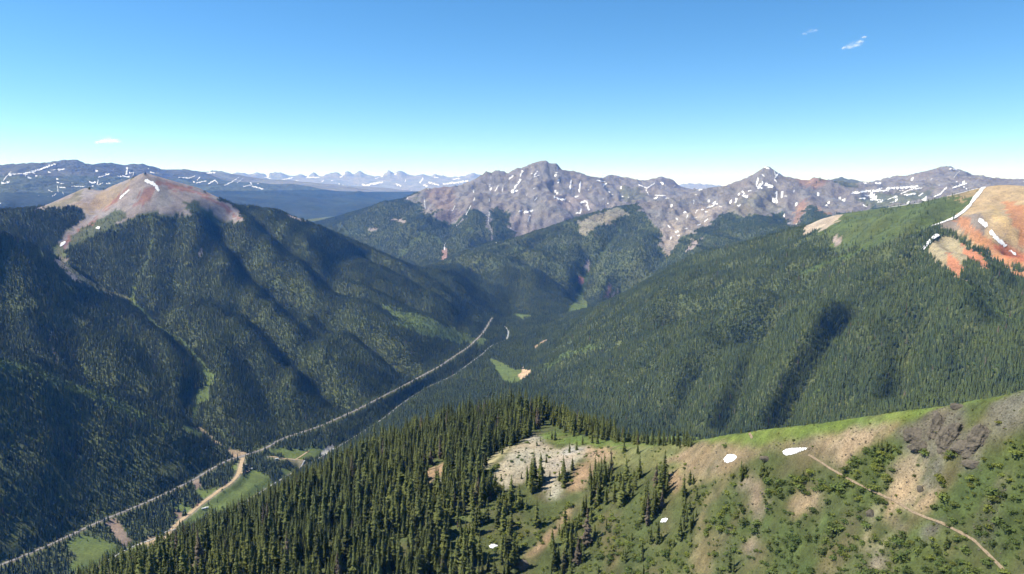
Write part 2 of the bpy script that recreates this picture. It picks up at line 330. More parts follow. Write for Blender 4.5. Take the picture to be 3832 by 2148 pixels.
for g, w_, d_ in [(fp([(2160,770),(1965,1050)]), 19, 40), (fp([(1935,815),(1830,1060)]), 18, 34), (fp([(2345,780),(2255,1000)]), 18, 26), (c3([(1480,815),(0,1395)]), 38, 60), (c3([(1080,810),(-200,1210)]), 34, 46), (c3([(1740,965),(300,1440)]), 34, 50), (c3([(1300,1100),(500,1440)]), 30, 34), (fp([(1760,900),(1690,1060)]), 22, 30),
                  (c1([(1640,650),(2320,1400)]), 36, 44), (c1([(1950,620),(2600,1210)]), 32, 36), (c2([(200,900),(900,1330)]), 30, 30), (c1([(1330,640),(1290,1290)]), 34, 40), (fp([(720,720),(1010,930)]), 32, 38), (fp([(610,760),(850,1010)]), 32, 36)]:
    carve(g, w_, d_, R0, 3900, n=2)
def erode(z, its, k, wgt, diff):
    nr_, nt_ = z.shape; N = nr_ * nt_
    off = [(-1, 0, 1.), (1, 0, 1.), (0, -1, 1.), (0, 1, 1.), (-1, -1, 1.414), (-1, 1, 1.414), (1, -1, 1.414), (1, 1, 1.414)]
    idx = np.arange(N).reshape(nr_, nt_); ip = np.pad(idx, 1, mode='edge')
    wl = (k * wgt).ravel().tolist()
    for it in range(its):
        p = np.pad(z, 1, mode='edge'); best = np.zeros_like(z); rec = idx.copy()
        for dy, dx, dl in off:
            s = (z - p[1 + dy:1 + dy + nr_, 1 + dx:1 + dx + nt_]) / dl
            u = s > best; best = np.where(u, s, best); rec = np.where(u, ip[1 + dy:1 + dy + nr_, 1 + dx:1 + dx + nt_], rec)
        order = np.argsort(-z.ravel(), kind='stable').tolist(); rec = rec.ravel().tolist(); A = [1.0] * N
        for i in order:
            r = rec[i]
            if r != i: A[r] += A[i]
        zl = z.ravel().tolist()
        for i in reversed(order):
            r = rec[i]
            if r != i:
                f = wl[i] * min(A[i], 160.0) ** 0.5; zl[i] = (zl[i] + f * zl[r]) / (1 + f)
        z = np.array(zl).reshape(nr_, nt_)
        if diff: z = z + diff * wgt * (blur(z, 1.0) - z)
    return z
floor_w = np.clip((Z - (CZ - 635)) / 60, 0, 1)
ew = np.clip((RR - 1000) / 400, 0, 1) * floor_w * (1 - 0.75 * keep) * np.where(RR > 5000, 4.0, 1.5)
Z = erode(Z, 7, 0.011, ew, 0.2)

# ---------------------------------------------------------------- benches for the roads
def smooth_line(P, n):
    L = np.r_[0, np.cumsum(np.hypot(*np.diff(P[:, :2], axis=0).T))]; s = np.linspace(0, L[-1], n)
    Q = np.c_[[np.interp(s, L, P[:, k]) for k in range(P.shape[1])]].T
    for _ in range(6): Q[1:-1] = Q[:-2] * .25 + Q[1:-1] * .5 + Q[2:] * .25
    return Q
def zgrid(x, y, z=None):
    z = Z if z is None else z
    t = (np.arctan2(x, y) - TH0) / H; r = (np.log(np.hypot(x, y)) - LR0) / H
    t = np.clip(t, 0, nt - 1.001); r = np.clip(r, 0, nr - 1.001); j = t.astype(int); i = r.astype(int); ft = t - j; fr = r - i
    return (z[i, j] * (1 - ft) + z[i, j + 1] * ft) * (1 - fr) + (z[i + 1, j] * (1 - ft) + z[i + 1, j + 1] * ft) * fr
def bench(P, half, soft):
    """P: x, y, z polyline; the ground is levelled to it"""
    i, j = window(P[:, :2], half + soft * 2)
    x, y = XX[i, j], YY[i, j]; best = np.full(x.shape, 1e9); zz = np.zeros(x.shape)
    for a, b in zip(P[:-1], P[1:]):
        ab = b[:2] - a[:2]; l2 = max(ab @ ab, 1e-6)
        t = np.clip(((x - a[0]) * ab[0] + (y - a[1]) * ab[1]) / l2, 0, 1)
        d = np.hypot(x - a[0] - t * ab[0], y - a[1] - t * ab[1]); u = d < best
        best = np.where(u, d, best); zz = np.where(u, a[2] + t * (b[2] - a[2]), zz)
    w = np.clip(1 - (best - half) / soft, 0, 1); w = w * w * (3 - 2 * w)
    Z[i, j] = Z[i, j] * (1 - w) + zz * w
def zpts(pts):
    out = []
    for X, Y, zz in pts:
        t, s = ray(X, Y); D = zz / float(s); out.append((D * math.sin(t), D * math.cos(t), CZ + zz))
    return np.array(out)
HW = smooth_line(zpts(HIGHWAY), 160)
RIV = smooth_line(np.r_[np.array([(D * math.sin(bearing(X)), D * math.cos(bearing(X)), CZ + q) for X, D, q in RIVER_Z + [(0, 1190, -655)]]),
    zpts(c4([(300,1560,-652),(530,1440,-648),(620,1360,-647),(740,1280,-645),(1000,1200,-642),(1270,1140,-640),(1560,930,-640),(1900,740,-640)]) +
         c5([(220,550,-640),(330,460,-640),(430,390,-640),(520,340,-640),(640,290,-640),(830,150,-642),(870,110,-642),(960,80,-643),(970,30,-645),(950,0,-646)]))], 170)
GRAVEL = smooth_line(zpts(z1([(1235,455,-614),(1215,560,-617),(1190,660,-619),(1130,760,-621),(1040,850,-623),(900,930,-625),(760,1040,-627),(600,1150,-629),(480,1260,-631),(400,1330,-633),(290,1400,-635)]) +
    c4([(1030,1155,-637),(990,1200,-638),(960,1240,-638),(900,1275,-639),(860,1310,-640)])), 90)
SPUR1 = smooth_line(zpts(z1([(1200,690,-620),(1290,655,-620),(1340,620,-620),(1310,560,-619)])), 16)
TRACK = smooth_line(zpts(z1([(1640,430,-616),(1800,455,-620),(1950,475,-624),(2150,487,-628)])), 24)
TRACK2 = smooth_line(zpts(z1([(1945,460,-623),(2060,415,-624),(2150,370,-626),(2230,320,-626)])), 16)
LOT = smooth_line(zpts(z2([(2440,955,-639),(2300,960,-640),(2180,985,-641),(2070,1015,-642)])), 16)
bench(RIV - [0, 0, 3], 4, 16)
bench(HW, 9, 16); bench(GRAVEL, 7, 14); bench(TRACK, 4, 10)

# ---------------------------------------------------------------- finer grid for the mesh
def up2(a, axis):
    a = np.moveaxis(a, axis, 0); p = np.concatenate([2 * a[:1] - a[1:2], a, 2 * a[-1:] - a[-2:-1]])
    mid = (-p[:-3] + 9 * p[1:-2] + 9 * p[2:-1] - p[3:]) / 16
    out = np.empty((2 * a.shape[0] - 1,) + a.shape[1:]); out[::2] = a; out[1::2] = mid
    return np.moveaxis(out, 0, axis)
ZF = up2(up2(Z, 0), 1); HF = H / 2
rows = [i for i in range(ZF.shape[0]) if (LR0 + HF * i < math.log(780)) or i % 2 == 0]
mlr = LR0 + HF * np.array(rows); mr = np.exp(mlr); mt = TH0 + HF * np.arange(ZF.shape[1])
ZM = ZF[rows]; NTM = len(mt); NRM = len(mr)
# crests at full sharpness
KEEPM = np.zeros(ZM.shape)
for ln in CRESTS:
    P = np.array(ln); rg = np.hypot(P[:, 0], P[:, 1]); tg = np.arctan2(P[:, 0], P[:, 1])
    front = ln is CRESTS[0]
    if rg.min() < 2400 and not front: continue
    js, rs, zs = [], [], []
    for k in range(len(P) - 1):
        if abs(tg[k + 1] - tg[k]) < .45 * abs(math.log(rg[k + 1] / rg[k])): continue
        lo, hi = sorted((tg[k], tg[k + 1])); j = np.arange(max(0, math.ceil((lo - TH0) / HF)), min(len(mt) - 1, math.floor((hi - TH0) / HF)) + 1)
        if not len(j): continue
        f = (mt[j] - tg[k]) / (tg[k + 1] - tg[k]); js.append(j); rs.append(rg[k] + f * (rg[k + 1] - rg[k])); zs.append(P[k, 2] + f * (P[k + 1, 2] - P[k, 2]))
    if not js: continue
    js = np.concatenate(js); rs = np.concatenate(rs); zs = np.concatenate(zs)
    if rg.mean() > 6000: zs = zs + rs * (.0015 if rg.mean() < 11000 or rg.mean() > 25000 else .0010) * vnoise(mt[js] * 190, mt[js] * 0 + 3.3, 8) + rs * .0005 * vnoise(mt[js] * 420, mt[js] * 0 + 7.1, 9)
    i = np.clip(np.searchsorted(mlr, np.log(rs)), 1, len(mlr) - 1)
    cur = np.maximum(ZM[i, js], ZM[i - 1, js]); dz = zs - cur; sg = .010 if rg.mean() < 6000 else .018
    if rg.mean() > 25000: sg = .03
    if front: sg = .06
    for di in (range(-60, 61) if front else range(-9, 10)):
        ii = np.clip(i + di, 0, len(mlr) - 1); e_ = np.exp(-((mlr[ii] - np.log(rs)) / sg) ** 2); ZM[ii, js] += dz * e_; KEEPM[ii, js] = np.maximum(KEEPM[ii, js], e_)
MT, MR = np.meshgrid(mt, mr); MX = MR * np.sin(MT); MY = MR * np.cos(MT)
PX, PY = project(MX, MY, ZM)
n1 = fbm(MX / 60, MY / 60, 4, 40); n2 = fbm(MX / 14, MY / 14, 3, 41); nf = fbm(MT * 60, np.log(MR) * 60, 3, 42)   # nf: same angular size at any range

def ramp(v, a, b): return np.clip((v - a) / (b - a), 0, 1)
def inside(px, py, poly):
    poly = np.array([p[:2] for p in poly], float); res = np.zeros(px.shape, bool)
    x0, y0 = poly.min(0); x1, y1 = poly.max(0)
    k = (px >= x0) & (px <= x1) & (py >= y0) & (py <= y1)
    if not k.any(): return res
    X = px[k]; Y = py[k]; r = np.zeros(X.shape, bool); j = len(poly) - 1
    for i in range(len(poly)):
        xi, yi = poly[i]; xj, yj = poly[j]
        c = ((yi > Y) != (yj > Y)); c &= X < (xj - xi) * (Y - yi) / ((yj - yi) if yj != yi else 1e-9) + xi
        r ^= c; j = i
    res[k] = r; return res

# regions of the land: which mountain a place belongs to
def bfun(pts):
    a = np.array(pts, float); t = bearing(a[:, 0]); return lambda q: np.interp(q, t, a[:, 1])
B_near = bfun([(-2500,760),(-600,820),(0,880),(340,980),(816,1190),(1221,1420),(1556,1700),(1800,1900),(2100,1900),(2530,1550),(3400,1230),(4300,1120),(6000,1080)])
t_hw = np.arctan2(HW[:, 0], HW[:, 1]); r_hw = np.hypot(HW[:, 0], HW[:, 1]) + 14
o = np.argsort(t_hw); B_hw = lambda q: np.interp(q, t_hw[o], r_hw[o])
B_mid = bfun([(-2500,4400),(1400,4400),(1480,4650),(1650,5200),(1900,5700),(2200,6300),(2500,7200),(2700,7900),(3000,7600),(3200,6500),(3500,5800),(4200,5200),(6000,5000)])
B_rock = bfun([(-2500,7200),(300,7400),(800,7200),(1050,7600),(1200,8600),(1500,9800),(1900,11500),(2500,12500),(2600,12500),(6000,12500)])
tX = lambda X: float(bearing(X))
REG = np.zeros(MX.shape, np.int8)
NEAR, VALLEY, LEFT, RIGHT, MID, ROCK, RFAR, BLUE, FAR = range(9)
REG[:] = FAR
REG[MR < 22000] = BLUE
REG[(MR < B_rock(MT)) & (MT > tX(2600))] = RFAR
REG[(MR < B_rock(MT)) & (MT <= tX(2600))] = ROCK
REG[MR < B_mid(MT)] = MID
REG[(MR < 3780) & (MT > tX(2040))] = RIGHT
REG[(MR < 4250) & (MT < tX(1852))] = LEFT
REG[(MR < 4000) & (MT >= tX(1852)) & (MT <= tX(2040))] = VALLEY
REG[(MT < tX(1852)) & (MR < B_hw(MT))] = VALLEY
REG[(MT > tX(2040)) & (MR > 3300) & (MR < 4100) & (MT < tX(2300)) & (ZM < CZ - 630)] = VALLEY
REG[MR < B_near(MT)] = NEAR

# ---------------------------------------------------------------- ground colours (what the ground is made of) and plant cover
C_FOREST = (.074, .088, .033); C_GRASS = (.090, .118, .030); C_SHRUB = (.060, .078, .024); C_ASPEN = (.065, .092, .027)
C_TAN = (.30, .222, .14); C_ORANGE = (.34, .158, .072); C_RED = (.215, .106, .076); C_WHITE = (.37, .31, .235); C_TALUS = (.21, .20, .185)
C_ROCK = (.175, .158, .155); C_BROWN = (.17, .125, .08); C_SCREE = (.23, .195, .175); C_YELLOW = (.37, .27, .13)
base = {NEAR: (.068, .078, .027), VALLEY: C_FOREST, LEFT: C_FOREST, RIGHT: C_FOREST, MID: C_FOREST, ROCK: C_FOREST, RFAR: C_ROCK, BLUE: (.035, .045, .024), FAR: C_ROCK}
CLR = np.zeros(MX.shape + (3,)); TREE = np.zeros(MX.shape); BUSH = np.zeros(MX.shape); ROUGH = np.full(MX.shape, .3)
for k, v in base.items(): CLR[REG == k] = v
for k, v in ((VALLEY, 1), (LEFT, 1), (RIGHT, 1), (MID, 1), (ROCK, 1)): TREE[REG == k] = v
fn = (REG == NEAR) & (MR > 760); TREE[fn] = 1; CLR[fn] = C_FOREST
kn = int(np.searchsorted(mr, 900)); n3 = np.zeros(MX.shape, np.float32); n3[:kn] = fbm(MX[:kn] / 5, MY[:kn] / 5, 4, 44, .7); n4 = np.zeros(MX.shape, np.float32); n4[:kn] = fbm(MX[:kn] / 5 + 40, MY[:kn] / 5, 4, 45, .7)
nq = fbm(MT * 330, np.log(MR) * 330, 3, 46, .6)
WX = PX + nf * 26 + n3 * 60 + nq * 14; WY = PY + fbm(MT * 60 + 31, np.log(MR) * 60, 3, 43) * 18 + n4 * 36 + nq[:, ::-1] * 10
vis_run = np.maximum.accumulate((ZM - CZ) / MR, axis=0)
_cache = {}
def region_idx(reg):
    regs = reg if isinstance(reg, tuple) else (reg,)
    if regs not in _cache:
        idx = np.flatnonzero(np.isin(REG, regs)); _cache[regs] = (idx, PX.ravel()[idx], PY.ravel()[idx], (WX - PX).ravel()[idx], (WY - PY).ravel()[idx], MR.ravel()[idx])
    return _cache[regs]
def apply_cover(q, col, tree, bush, alpha, rough):
    if col is not None: CLR.reshape(-1, 3)[q] = CLR.reshape(-1, 3)[q] * (1 - alpha) + np.array(col) * alpha
    for a, v in ((TREE, tree), (BUSH, bush), (ROUGH, rough)):
        if v is not None: a.reshape(-1)[q] = v
def paint(reg, poly, col=None, tree=None, bush=None, alpha=1.0, warp=1.0, rough=None, rmin=0, rmax=1e9):
    idx, px, py, wx, wy, rg = region_idx(reg); P = np.array([p[:2] for p in poly], float)
    k = np.flatnonzero((px > P[:, 0].min() - 60) & (px < P[:, 0].max() + 60) & (py > P[:, 1].min() - 60) & (py < P[:, 1].max() + 60) & (rg >= rmin) & (rg <= rmax))
    m = inside(px[k] + wx[k] * warp, py[k] + wy[k] * warp, poly)
    apply_cover(idx[k[m]], col, tree, bush, alpha, rough)
def stroke(reg, pts, width, col=None, tree=None, bush=None, alpha=1.0, rmin=0, rmax=1e9):
    idx, px, py, wx, wy, rg = region_idx(reg); P = np.array([p[:2] for p in pts], float)
    k = np.flatnonzero((px > P[:, 0].min() - 60) & (px < P[:, 0].max() + 60) & (py > P[:, 1].min() - 60) & (py < P[:, 1].max() + 60) & (rg >= rmin) & (rg <= rmax))
    d = dist_line(px[k] + wx[k] * .4, py[k] + wy[k] * .4, P)
    apply_cover(idx[k[d < width * (1 + .03 * wx[k])]], col, tree, bush, alpha, None)

# --- left mountain
paint(LEFT, c1([(1080,280),(1300,345),(1500,395),(1640,465),(1730,530),(1850,660),(1690,655),(1600,605),(1480,535),(1400,510),(1430,620),(1290,600),(1200,590),(1130,600),(1060,580),(1000,620),(900,680),(750,720),(600,800),(510,830),(490,900),(490,1000),(620,1080),(640,1115),(560,1090),(430,960),(420,880),(390,850),(470,760),(560,670),(640,620),(640,565),(590,545),(430,560),(230,575),(330,530),(440,480),(560,425),(640,385),(760,415),(870,360),(960,325)]), C_SCREE, tree=0, rough=.5)
paint(LEFT, c1([(330,550),(450,510),(560,450),(640,420),(600,500),(500,550),(400,570)]), (.15, .135, .07), alpha=.7)
paint(LEFT, c1([(760,440),(900,380),(980,350),(900,460),(800,540),(690,600),(640,560),(560,545),(700,480)]), (.25, .19, .12), alpha=.8)
for q in ([(1160,370),(1215,370),(1160,450),(1090,530),(1000,560),(1070,450)], [(1180,365),(1300,380),(1450,410),(1600,480),(1740,580),(1830,650),(1700,590),(1500,450),(1250,405)], [(910,440),(960,420),(860,510),(760,600),(640,720),(480,830),(560,740),(740,610),(800,540)], [(500,790),(620,700),(720,640),(680,700),(560,780),(470,870),(450,840)]):
    paint(LEFT, c1(q), C_RED, alpha=.85)
paint(LEFT, c1([(1250,430),(1310,500),(1260,560),(1130,560),(1180,470)]), C_TALUS, alpha=.7)
for q in ([(640,690),(760,640),(900,585),(960,600),(880,680),(740,750),(620,810),(510,840),(520,790)], [(1380,500),(1450,510),(1600,600),(1700,660),(1620,650),(1500,590),(1400,560)]):
    paint(LEFT, c1(q), C_SHRUB, tree=.12, alpha=.85)
paint(LEFT, c1([(560,640),(640,620),(560,700),(480,770),(500,700)]), C_SHRUB, alpha=.7)
for q in ([(375,855),(440,830),(505,885),(490,930),(440,915),(390,885)], [(280,840),(340,900),(300,915)]): paint(LEFT, c1(q), C_GRASS, tree=0, alpha=.8)
paint(LEFT, c1([(2120,560),(2200,590),(2320,665),(2240,650),(2150,610)]), C_SCREE, tree=0)
stroke(LEFT, SIDE[:6], 7, (.12, .12, .06), tree=.1, alpha=.8)
stroke(LEFT, SIDE[4:11], 7, C_ASPEN, tree=.25)
stroke(LEFT, c1([(1130,640),(1140,820),(1090,1000),(1030,1130)]), 5, C_SHRUB, tree=.35)
stroke(LEFT, c1([(1010,1150),(990,1230),(1000,1270)]), 6, C_GRASS, tree=.05)
stroke(LEFT, c1([(1520,870),(1490,920)]), 5, C_SCREE, tree=.2)
paint(LEFT, c4([(1205,245),(1245,270),(1245,320),(1205,370),(1220,400),(1160,465),(1110,450),(1150,390),(1195,310)]), C_GRASS, tree=.12)
paint(LEFT, c4([(1055,575),(1120,588),(1195,640),(1150,640),(1080,612)]), C_GRASS, tree=.02, warp=.4)
stroke(LEFT, c4([(1150,590),(1210,630),(1275,690)]), 5, C_TAN, tree=0, alpha=.7)
paint(LEFT, fp([(960,765),(1060,795),(1190,842),(1205,868),(1100,852),(1000,815)]), C_ASPEN, tree=.35)
paint(LEFT, fp([(960,765),(1060,795),(1190,842),(1205,868),(1100,852),(1000,815)]), C_GRASS, alpha=.35)
paint(LEFT, c4([(0,170),(200,230),(400,320),(600,390),(750,450),(900,540),(1050,620),(900,590),(650,480),(450,400),(250,310),(0,250)]), C_ASPEN, tree=.55)
stroke(LEFT, c4([(290,80),(330,180),(320,260)]), 5, (.12, .10, .07), tree=.4)
stroke(LEFT, c4([(470,200),(520,330),(600,370)]), 9, C_SHRUB, tree=.5)
# --- valley
for q in (z1([(1250,690),(1400,640),(1550,650),(1640,750),(1630,830),(1720,870),(1600,950),(1450,1050),(1250,1180),(1000,1260),(800,1270),(680,1300),(540,1400),(300,1444),(480,1300),(620,1180),(900,960),(1100,820)]),
          z1([(1640,330),(1800,310),(2000,330),(2300,290),(2440,310),(2440,400),(2200,450),(2100,540),(1950,490),(1850,430),(1650,400)]), z1([(1820,590),(1950,620),(2060,600),(1950,720),(1800,760)]),
          z1([(1090,560),(1190,490),(1170,640),(1090,620)]), z1([(560,920),(860,900),(930,870),(640,1080),(560,1000)]), z1([(270,1130),(500,1190),(420,1320),(330,1260),(200,1200)]),
          z2([(1050,950),(1300,890),(1500,900),(1700,1000),(1820,1080),(1700,1150),(1500,1300),(1350,1444),(1000,1444),(1060,1300),(1150,1200),(980,1050)]),
          z2([(1480,1444),(1560,1340),(1800,1180),(1950,1040),(2100,1040),(2280,1000),(2450,1060),(2250,1160),(2000,1260),(1850,1330),(1750,1444)])):
    paint((VALLEY, NEAR), q, C_GRASS, tree=.02, warp=.5, rmin=1000)
paint(VALLEY, z2([(1560,700),(1750,650),(1960,990),(1850,1070),(1700,850)]), (.20, .15, .115), tree=.03, warp=.4)
paint(VALLEY, z1([(480,800),(600,780),(620,900),(560,930)]), (.2, .15, .115), tree=.03, warp=.4)
paint(VALLEY, z1([(200,1230),(330,1290),(320,1360),(260,1350)]), (.22, .15, .11), tree=.02, warp=.4)
paint(VALLEY, z2([(2050,1020),(2300,920),(2470,920),(2420,1010),(2300,1080),(2240,1050)]), C_TAN, tree=0, warp=.3)
paint((VALLEY, LEFT), z1([(1000,290),(1150,335),(1330,375),(1200,412),(1110,450),(1050,380)]), C_TAN, tree=0, warp=.3)
paint(VALLEY, z1([(2400,400),(2567,250),(2620,300),(2480,420)]), (.3, .29, .27), tree=0, warp=.4)
paint((VALLEY, LEFT), z1([(1330,330),(1600,265),(1690,270),(1500,330)]), C_SHRUB, tree=.05, warp=.4)
paint((VALLEY, NEAR), c5([(855,180),(920,210),(1000,250),(1065,260),(1040,325),(950,335),(900,265)]), C_GRASS, tree=.02, warp=.5, rmin=1500)
paint((VALLEY, NEAR, RIGHT), c5([(1055,245),(1105,255),(1080,300),(1045,315),(1030,290)]), (.42, .30, .19), tree=0, warp=.5, rmin=1500)
stroke((VALLEY, RIGHT), c5([(1125,125),(1160,100),(1190,85)]), 5, C_TAN, tree=0)
paint((VALLEY, MID), c2([(1690,1345),(1720,1280),(1790,1210),(1830,1255),(1845,1315),(1750,1330)]), C_GRASS, tree=0, warp=.4)
paint((VALLEY, MID), c2([(1250,1348),(1350,1342),(1430,1372),(1350,1392)]), C_GRASS, tree=.03, warp=.4)
paint(VALLEY, c5([(770,70),(830,60),(850,80),(790,130)]), C_GRASS, tree=.1, warp=.4)
i_ = np.where(np.isin(REG, (VALLEY, LEFT, NEAR)) & (MR > 950) & (MR < 4000))
d = dist_line(MX[i_], MY[i_], HW[:, :2]); mh = np.zeros(MX.shape); mh[i_] = ramp(d, 7.5, 4.5)
up = mh * (MR > B_hw(MT) - 8)
TREE *= 1 - np.clip(mh * 1.6, 0, 1)
CLR = CLR * (1 - .8 * mh[..., None]) + np.array((.16, .125, .095)) * .8 * mh[..., None]
for ln, a, b in ((RIV[:, :2], 6, 3.5), (GRAVEL[:, :2], 9, 6), (TRACK[:, :2], 7, 4)):
    d = dist_line(MX[i_], MY[i_], ln); TREE[i_] *= 1 - ramp(d, a, b)
    m_ = np.zeros(MX.shape); m_[i_] = ramp(d, a, b)
    CLR = CLR * (1 - .6 * m_[..., None]) + np.array((.26, .22, .17)) * .6 * m_[..., None]
gap = ramp(fbm(MX / 75, MY / 75, 4, 95, .6), .30, .42) * (np.isin(REG, (LEFT, RIGHT, VALLEY)) & (TREE > .5) & (MR > 1000)); gap2 = ramp(fbm(MX / 160, MY / 160, 4, 97, .6), .28, .45) * np.isin(REG, (MID, ROCK))
gap = np.maximum(gap, gap2); TREE *= 1 - .6 * gap; CLR = CLR * (1 - .6 * gap[..., None]) + np.array((.085, .098, .036)) * .6 * gap[..., None]
# --- right mountain
paint(RIGHT, c3([(1220,570),(1560,530),(1980,450),(2260,375),(2150,560),(1900,700),(1700,745),(1500,805),(1350,835),(1150,885),(1080,870),(1200,780),(1100,760),(1000,740),(1120,660)]), (.070, .092, .028), tree=.07, rough=.4)
paint(RIGHT, c3([(1350,700),(1600,640),(1500,790),(1300,830)]), C_SHRUB, tree=.06, alpha=.6)
paint(RIGHT, c3([(915,770),(930,680),(1050,610),(1230,575),(1180,645),(1080,715),(1000,725),(950,755)]), (.31, .26, .20), tree=0)
paint(RIGHT, c3([(1130,775),(1185,765),(1195,815),(1150,840)]), C_SCREE, tree=0)
paint(RIGHT, c3([(1880,470),(2260,375),(2220,440),(2070,525),(2100,470)]), (.27, .20, .11), alpha=.8)
paint(RIGHT, c3([(2260,360),(2440,350),(3400,380),(3400,1500),(2800,1230),(2540,1070),(2300,915),(2130,775),(2000,715),(1890,690),(2060,620),(2150,540)]), (.30, .225, .13), tree=0, rough=.5)
paint(RIGHT, c3([(1920,690),(2060,625),(2250,590),(2280,740),(2160,770),(2000,715)]), (.20, .165, .13))
for q in ([(2420,490),(2560,540),(2900,700),(2900,1050),(2560,850),(2500,720),(2440,600)], [(2050,650),(2110,615),(2260,760),(2400,850),(2560,950),(2700,1000),(2700,1150),(2540,1062),(2300,905),(2180,800)]):
    paint(RIGHT, c3(q), C_ORANGE, alpha=.85)
paint(RIGHT, c3([(2340,840),(2440,820),(2560,920),(2560,980),(2440,920)]), (.36, .125, .06), alpha=.9)
paint(RIGHT, c3([(2300,520),(2400,590),(2560,850),(2500,800),(2350,650)]), C_YELLOW, alpha=.8)
paint(RIGHT, c3([(1840,875),(1930,755),(2050,785),(2200,875),(2330,990),(2280,1015),(2150,935),(2090,955),(2115,1110),(2000,1035),(1900,945)]), (.27, .22, .13), tree=0, rough=.5)
for q in ([(2085,825),(2200,875),(2330,992),(2290,1012),(2150,935)], [(1980,895),(2060,925),(2105,1010),(2095,1085),(1990,1005)]): paint(RIGHT, c3(q), (.36, .14, .07), alpha=.85)
stroke(RIGHT, c3([(2110,1100),(2200,1200),(2400,1350),(2540,1440)]), 9, C_ASPEN, tree=.3)
stroke(RIGHT, c3([(1500,800),(1200,930),(900,1045)]), 8, C_ASPEN, tree=.35)
paint(RIGHT, c3([(2420,950),(2560,990),(2560,1050),(2480,1010)]), C_FOREST, tree=.8)
stroke(RIGHT, c5([(1120,280),(1300,170),(1500,110)]), 9, C_ASPEN, tree=.4)
# --- middle mountain
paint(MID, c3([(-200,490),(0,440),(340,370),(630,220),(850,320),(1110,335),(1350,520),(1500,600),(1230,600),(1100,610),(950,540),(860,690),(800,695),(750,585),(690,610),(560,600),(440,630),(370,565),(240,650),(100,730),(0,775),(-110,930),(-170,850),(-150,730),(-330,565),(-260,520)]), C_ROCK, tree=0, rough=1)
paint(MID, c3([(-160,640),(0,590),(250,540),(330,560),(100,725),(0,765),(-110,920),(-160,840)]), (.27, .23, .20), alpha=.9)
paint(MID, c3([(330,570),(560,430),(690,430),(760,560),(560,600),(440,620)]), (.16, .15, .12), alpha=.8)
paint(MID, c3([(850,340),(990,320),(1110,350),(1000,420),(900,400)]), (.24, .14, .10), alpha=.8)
for q in ([(890,500),(950,515),(890,620),(860,700),(840,650)], [(940,525),(1110,600),(1080,615)]): paint(MID, c3(q), C_ORANGE, tree=0, alpha=.5)
paint(MID, c2([(1770,655),(2000,565),(2090,555),(2140,600),(2000,690),(1900,695),(1830,770),(1785,720)]), (.21, .19, .13), tree=.05, rough=.6)
paint(MID, c2([(2200,510),(2567,450),(2567,560),(2420,700),(2300,620)]), C_ROCK, tree=.05, rough=1)
paint(MID, c3([(40,870),(70,790),(140,795),(80,880)]), C_SCREE, tree=0)
stroke(MID, c2([(2100,720),(1950,900),(1850,1040)]), 6, C_SHRUB, tree=.2)
stroke(MID, c2([(1850,1040),(1810,1130),(1790,1215)]), 10, C_ASPEN, tree=.15)
stroke(MID, c2([(1845,950),(1840,1000),(1850,1030)]), 5, C_SCREE, tree=0); stroke(MID, c2([(1790,1090),(1805,1110)]), 8, C_RED, tree=0)
stroke(MID, c2([(2010,1150),(1990,1220)]), 7, C_RED, tree=.3, alpha=.6); stroke(MID, c2([(2060,1180),(2020,1230)]), 5, C_SCREE, tree=.2)
# --- rocky mountain
paint(ROCK, c2([(470,480),(640,385),(860,380),(1020,310),(1150,250),(1310,240),(1500,170),(1700,265),(2030,290),(2400,300),(2700,420),(2700,600),(2200,560),(2000,620),(1750,700),(1500,780),(1310,800),(1250,650),(1270,605),(1180,565),(1120,565),(1110,700),(1170,830),(1085,710),(1085,605),(980,550),(905,645),(800,685),(715,645),(665,620),(760,565),(680,590),(620,600),(600,525),(500,515)]), C_ROCK, tree=0, rough=1)
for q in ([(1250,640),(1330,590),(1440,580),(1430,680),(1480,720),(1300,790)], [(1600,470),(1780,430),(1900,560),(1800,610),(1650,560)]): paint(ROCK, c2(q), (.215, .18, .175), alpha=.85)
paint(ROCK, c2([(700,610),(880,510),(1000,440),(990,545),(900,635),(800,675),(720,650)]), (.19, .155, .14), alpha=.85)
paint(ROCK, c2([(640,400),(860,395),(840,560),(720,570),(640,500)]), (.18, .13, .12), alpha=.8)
for q in ([(2080,390),(2250,420),(2300,500),(2100,520)], [(960,560),(1000,540),(1060,600),(1000,620)], [(560,450),(600,500),(500,520)]): paint(ROCK, c2(q), (.09, .10, .055), alpha=.7)
stroke(ROCK, c2([(620,740),(520,830),(420,920)]), 9, C_SHRUB, tree=.3); stroke(ROCK, c2([(775,870),(770,960)]), 7, (.26, .17, .14), tree=0)
stroke(ROCK, c2([(200,720),(250,715)]), 6, C_SCREE, tree=0); stroke(ROCK, c2([(390,640),(470,660)]), 5, C_SCREE, tree=0)
stroke(ROCK, c2([(700,780),(740,820)]), 8, C_SHRUB, tree=.3); stroke(ROCK, c2([(950,720),(990,740)]), 7, C_SHRUB, tree=.3)
# --- right far mountain, blue ranges
paint(RFAR, c3([(1300,480),(1800,430),(1900,400),(1850,470),(1700,540),(1400,560)]), (.085, .10, .05), alpha=.8)
paint(RFAR, c3([(1080,330),(1190,310),(1410,365),(1280,400),(1180,400)]), (.075, .082, .045))
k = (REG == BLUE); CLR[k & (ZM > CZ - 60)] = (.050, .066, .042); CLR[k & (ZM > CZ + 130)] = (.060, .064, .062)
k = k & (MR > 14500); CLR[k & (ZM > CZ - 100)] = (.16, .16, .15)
k = (REG == FAR); CLR[k] = (.24, .235, .23); ROUGH[k] = 1; ROUGH[REG == RFAR] = 1; ROUGH[(REG == BLUE) & (ZM > CZ - 60)] = .8

